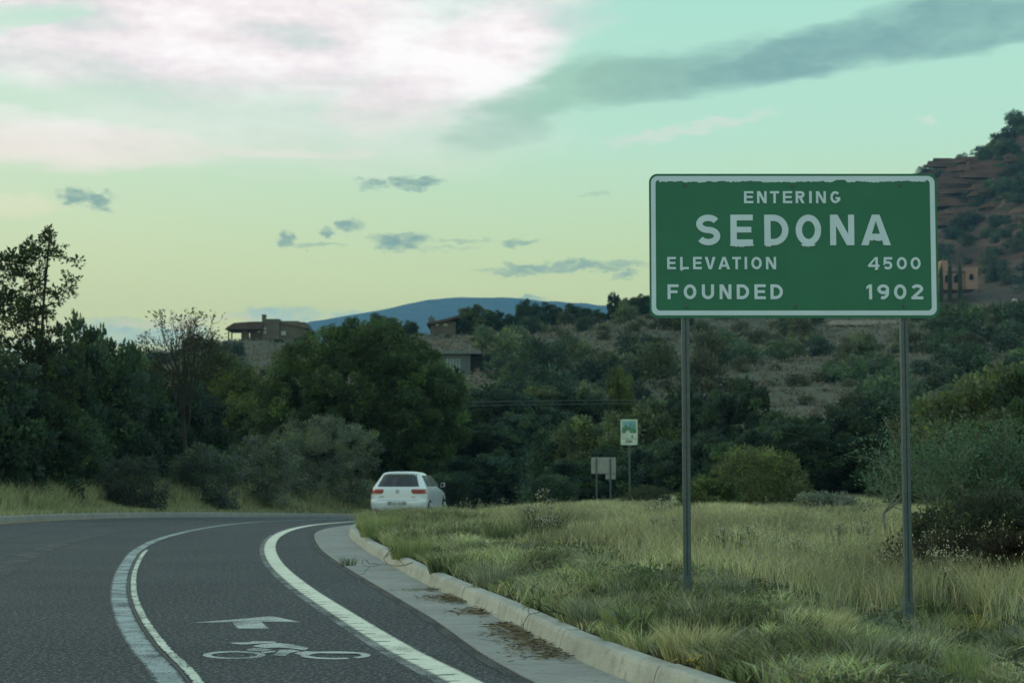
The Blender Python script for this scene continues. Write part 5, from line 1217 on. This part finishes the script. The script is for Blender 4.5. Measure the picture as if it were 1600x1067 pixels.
for a in (('lush green tuft hanging over the kerb where the verge begins', 592, 838, 90, 46, *GG, 700), ('green tuft overhanging the kerb behind the fallen twigs', 640, 872, 90, 44, *GG, 600),
          ('dark green tuft at the kerb edge', 697, 895, 80, 40, *DG, 500), ('silvery sage tuft just behind the kerb', 770, 918, 95, 46, *SS, 600), ('pale sage tuft next to the fallen twig on the kerb', 840, 935, 80, 40, *SS, 420),
          ('grey-green tuft beside the dark fallen twig', 925, 975, 100, 50, *SS, 620), ('green tuft between the kerb and the pale stones', 975, 985, 100, 46, *GG, 520), ('large bushy grass tuft on the kerb edge', 1085, 1030, 140, 66, *ST, 800),
          ('dark green leafy clump in front of the nearer sign post', 990, 935, 100, 46, *DG, 520), ('dark stalky clump in the open grass between the sign posts', 1240, 1003, 90, 50, *DG, 380), ('pale grass tuft next to the dark stalky clump', 1285, 1000, 120, 56, *ST, 620),
          ('dark weedy clump on the crest of the verge', 790, 845, 90, 36, *DG, 480), ('tall weedy clump rising above the field grass', 850, 842, 90, 66, ((.055, .075, .04), SAGE, STRAW2), (4, 2, 1), 620), ('brownish weed clump on the verge crest', 740, 820, 80, 26, *DG, 380),
          ('low sage clump in the turf below the farther sign post', 1390, 1030, 110, 40, *SS, 460), ('weedy clump at the foot of the farther sign post', 1470, 985, 90, 34, *DG, 420), ('straw tuft growing round the foot of the farther sign post', 1405, 985, 60, 24, *ST, 320),
          ('straw tuft growing round the foot of the nearer sign post', 1088, 925, 50, 34, *ST, 300), ('grey leafy clump beside the nearer sign post', 1130, 932, 100, 44, *SS, 460), ('arching straw tuft beside the brown dead shrub', 1560, 960, 130, 90, *ST, 420),
          ('yellowish tuft below the arching straw one', 1520, 1000, 90, 50, ((.2, .19, .05), GREEN2, STRAW2), (3, 2, 2), 380), ('broad sage tuft in the turf by the pale litter', 1500, 1050, 140, 46, *SS, 520), ('small tuft growing in the gutter', 545, 884, 34, 20, *DG, 120)):
    tuft(*a)
for k in range(64):
    yy_ = 9.5 + 13 * rng.random() ** 1.3; xx_ = float(xat(KERB, yy_)) + .35 + rng.random() * min(6.0, yy_ * .28 - float(xat(KERB, yy_)))
    uu_ = 800 + xx_ / yy_ * F; vv_ = 745 - (float(zt(xx_, yy_)) - EYE) / yy_ * F
    pal = (GG, SS, DG, ST, SS, DG)[rng.integers(0, 6)]; sc_ = 15 / yy_
    o = tuft('small rough weed tuft scattered through the turf of the verge', uu_, min(vv_, 1075), rng.uniform(40, 85) * sc_, rng.uniform(24, 52) * sc_, *pal, int(rng.uniform(110, 260)), rng.uniform(.5, 1.2), .006); o['group'] = 'weed tufts scattered over the verge'
for k in range(30):
    yy_ = 9.2 + 30 * rng.random() ** 1.4; xx_ = float(xat(KERB, yy_)) + .2 + .12 * rng.random(); uu_ = 800 + xx_ / yy_ * F; vv_ = 745 - (float(zt(xx_, yy_)) - EYE) / yy_ * F; sc_ = 15 / yy_
    pal = (GG, ST, DG, GG)[rng.integers(0, 4)]
    o = tuft('small grass clump spilling over the top of the kerb', uu_, min(vv_, 1080), rng.uniform(40, 70) * sc_, rng.uniform(20, 36) * sc_, *pal, int(rng.uniform(90, 170)), 1.3, .007); o['group'] = 'grass clumps along the kerb top'
def flower_weed(label, u, v, hpx, n=7, white=True):
    x, y, z = vground(u, v); k = y / F; H = hpx * k; r = rng; b = MB(); hb = MB(); o = thing('flowering_weed', label, 'weed', (x, y, z))
    for i in range(n):
        q = r.random() * 6.283; top = np.array([math.cos(q) * H * .3 * r.random(), math.sin(q) * H * .3 * r.random(), H * r.uniform(.65, 1.05)]); mid = top * np.array([.4, .4, .55]) + r.normal(size=3) * .02
        b.tube([(0, 0, -.02), mid, top], [.004, .003, .002], 3, cap=False)
        for j in range(5):
            c_ = top + r.normal(size=3) * np.array([.035, .035, .018]); e = r.uniform(.006, .010) * (1 + y / 80); b.tube([mid + (top - mid) * .6, c_], .0018, 3, cap=False)
            hb.add([c_ + np.array(p_) * e for p_ in ((1, 0, 0), (0, 1, 0), (-1, 0, 0), (0, -1, 0), (0, 0, .8), (0, 0, -.8))], [(0, 1, 4), (1, 2, 4), (2, 3, 4), (3, 0, 4), (1, 0, 5), (2, 1, 5), (3, 2, 5), (0, 3, 5)])
    b.build('stems', mat('weed_stem', (.10, .11, .05), .9), o); fh = hb.build('flower_heads', mat('pale_flower', (.46, .46, .38), .9) if white else mat('yellow_flower', (.42, .33, .05), .9), o); fh['kind'] = 'stuff'
for k in range(26):
    if k < 8: u, v = rng.uniform(815, 880), rng.uniform(815, 850)
    elif k < 14: u, v = rng.uniform(1000, 1070), rng.uniform(815, 850)
    elif k < 20: u, v = rng.uniform(1370, 1540), rng.uniform(905, 960)
    else: u, v = rng.uniform(1100, 1400), rng.uniform(830, 900)
    flower_weed('pale-headed weed stalk standing up out of the dry field grass', u, v, rng.uniform(38, 62) * (1.4 if 14 <= k < 20 else 1))
for o in list(COL.objects):
    if o.name.startswith('flowering_weed'): o['group'] = 'pale weeds in the field grass'
for u, v in ((885, 830), (1305, 920), (1525, 985), (1090, 1050), (1390, 1035)):
    flower_weed('low weed with tiny yellow flowers in the verge grass', u, v, 20, 4, False)
for o in list(COL.objects):
    if o.get('label', '').startswith('low weed with tiny'): o['group'] = 'yellow flowered weeds on the verge'
# fallen twigs on the kerb
def twig(label, u, v, lpx, dirn, seed, rad=.006):
    x, y, z = vground(u, v); o = thing('fallen_twig', label, 'twig', (x, y, z + .03)); L = lpx * y / F
    b, tp = skeleton(seed, (0, 0, 0), dirn, L * .45, rad, 3, .7, (2, 3), .02, .6, wob=.2, minr=.0025); b.build('branch', mat('dead_twig', (.045, .036, .03), .95), o)
twig('dark dead branch lying over the kerb edge', 900, 975, 120, (-.9, -.25, .12), 4); twig('forked dark twig sticking up from the verge by the kerb', 905, 965, 70, (-.6, .1, .45), 9)
twig('thin dead twig drooping over the kerb beyond the gutter tuft', 645, 882, 90, (-.95, .1, .02), 14)
# pale stones
def stone(label, u, v, wpx, hpx, seed):
    x, y, z = vground(u, v); k = y / F; r = np.random.default_rng(seed); b = MB(); n, m_ = 9, 5; vv = []
    for i in range(m_):
        f_ = math.pi / 2 * i / (m_ - 1)
        for j in range(n): q = 2 * math.pi * j / n; e = r.uniform(.85, 1.1); vv.append((wpx * k / 2 * math.cos(f_) * math.cos(q) * e + .001 * j, wpx * k * .4 * math.cos(f_) * math.sin(q) * e, hpx * k * (math.sin(f_) * r.uniform(.85, 1.05)) - .02))
    b.add(vv, [(i * n + j, i * n + (j + 1) % n, (i + 1) * n + (j + 1) % n, (i + 1) * n + j) for i in range(m_ - 1) for j in range(n)] + [tuple((m_ - 1) * n + j for j in range(n))])
    tag(b.build('stone', mat('pale_stone', (.27, .25, .24), .95, .1, vscale=20, bump=.4), None, (x, y, z), True), label, 'stone')
stone('pale flat stone in the turf in front of the nearer sign post', 1040, 955, 50, 20, 3); stone('smaller pale stone beside the flat one', 1010, 959, 30, 12, 4); stone('whitish crumpled stone in the turf by the brown dead shrub', 1582, 1018, 34, 16, 6)
# dry litter in the gutter
n = 5200; s_ = rng.random(n) ** 1.0; yv = 9 + 11 * s_; off = -np.abs(rng.normal(size=n)) * .13 * (.4 + 1.2 * vnoise(yv, yv * 0, 1.3, 51)); keep = vnoise(yv, off * 0, .9, 52) + .25 * rng.random(n) > .55
yv, off = yv[keep], off[keep]; n = len(yv); P = np.stack([xat(KERB, yv) + off, yv, zr(yv) + .012 + .03 * rng.random(n) * np.exp(off * 6)], 1)
q = rng.random(n) * 6.283; D_ = np.stack([np.cos(q), np.sin(q), .25 * (rng.random(n) - .3)], 1); D_ /= np.linalg.norm(D_, axis=1)[:, None]; L = .03 + .09 * rng.random(n)
tag(link('litter', leaf_mesh('litter', P, D_, L, .004 + .005 * rng.random(n), gcol(n, ((.20, .17, .10), (.12, .10, .06), (.07, .06, .04), (.28, .25, .16)), (3, 3, 2, 1)), M_grass)), 'dry straw litter lying in the concrete gutter', 'litter', kind='stuff')

# ------------------------------------------------------------------ haze
b = MB(); b.box(-3000, 3000, -40, 6700, -3.5, 640)
hz = tag(b.build('haze', None), 'thin evening haze over the far hills', 'haze', kind='stuff')
m = bpy.data.materials.new('haze'); m.use_nodes = True; n = NT(m.node_tree); n.n.clear()
o_ = n.node('ShaderNodeOutputMaterial'); v_ = n.node('ShaderNodeVolumePrincipled')
v_.inputs['Color'].default_value = (.24, .58, 1.0, 1); v_.inputs['Density'].default_value = .00012; v_.inputs['Anisotropy'].default_value = .0
n.l.new(v_.outputs[0], o_.inputs['Volume']); hz.data.materials.append(m)
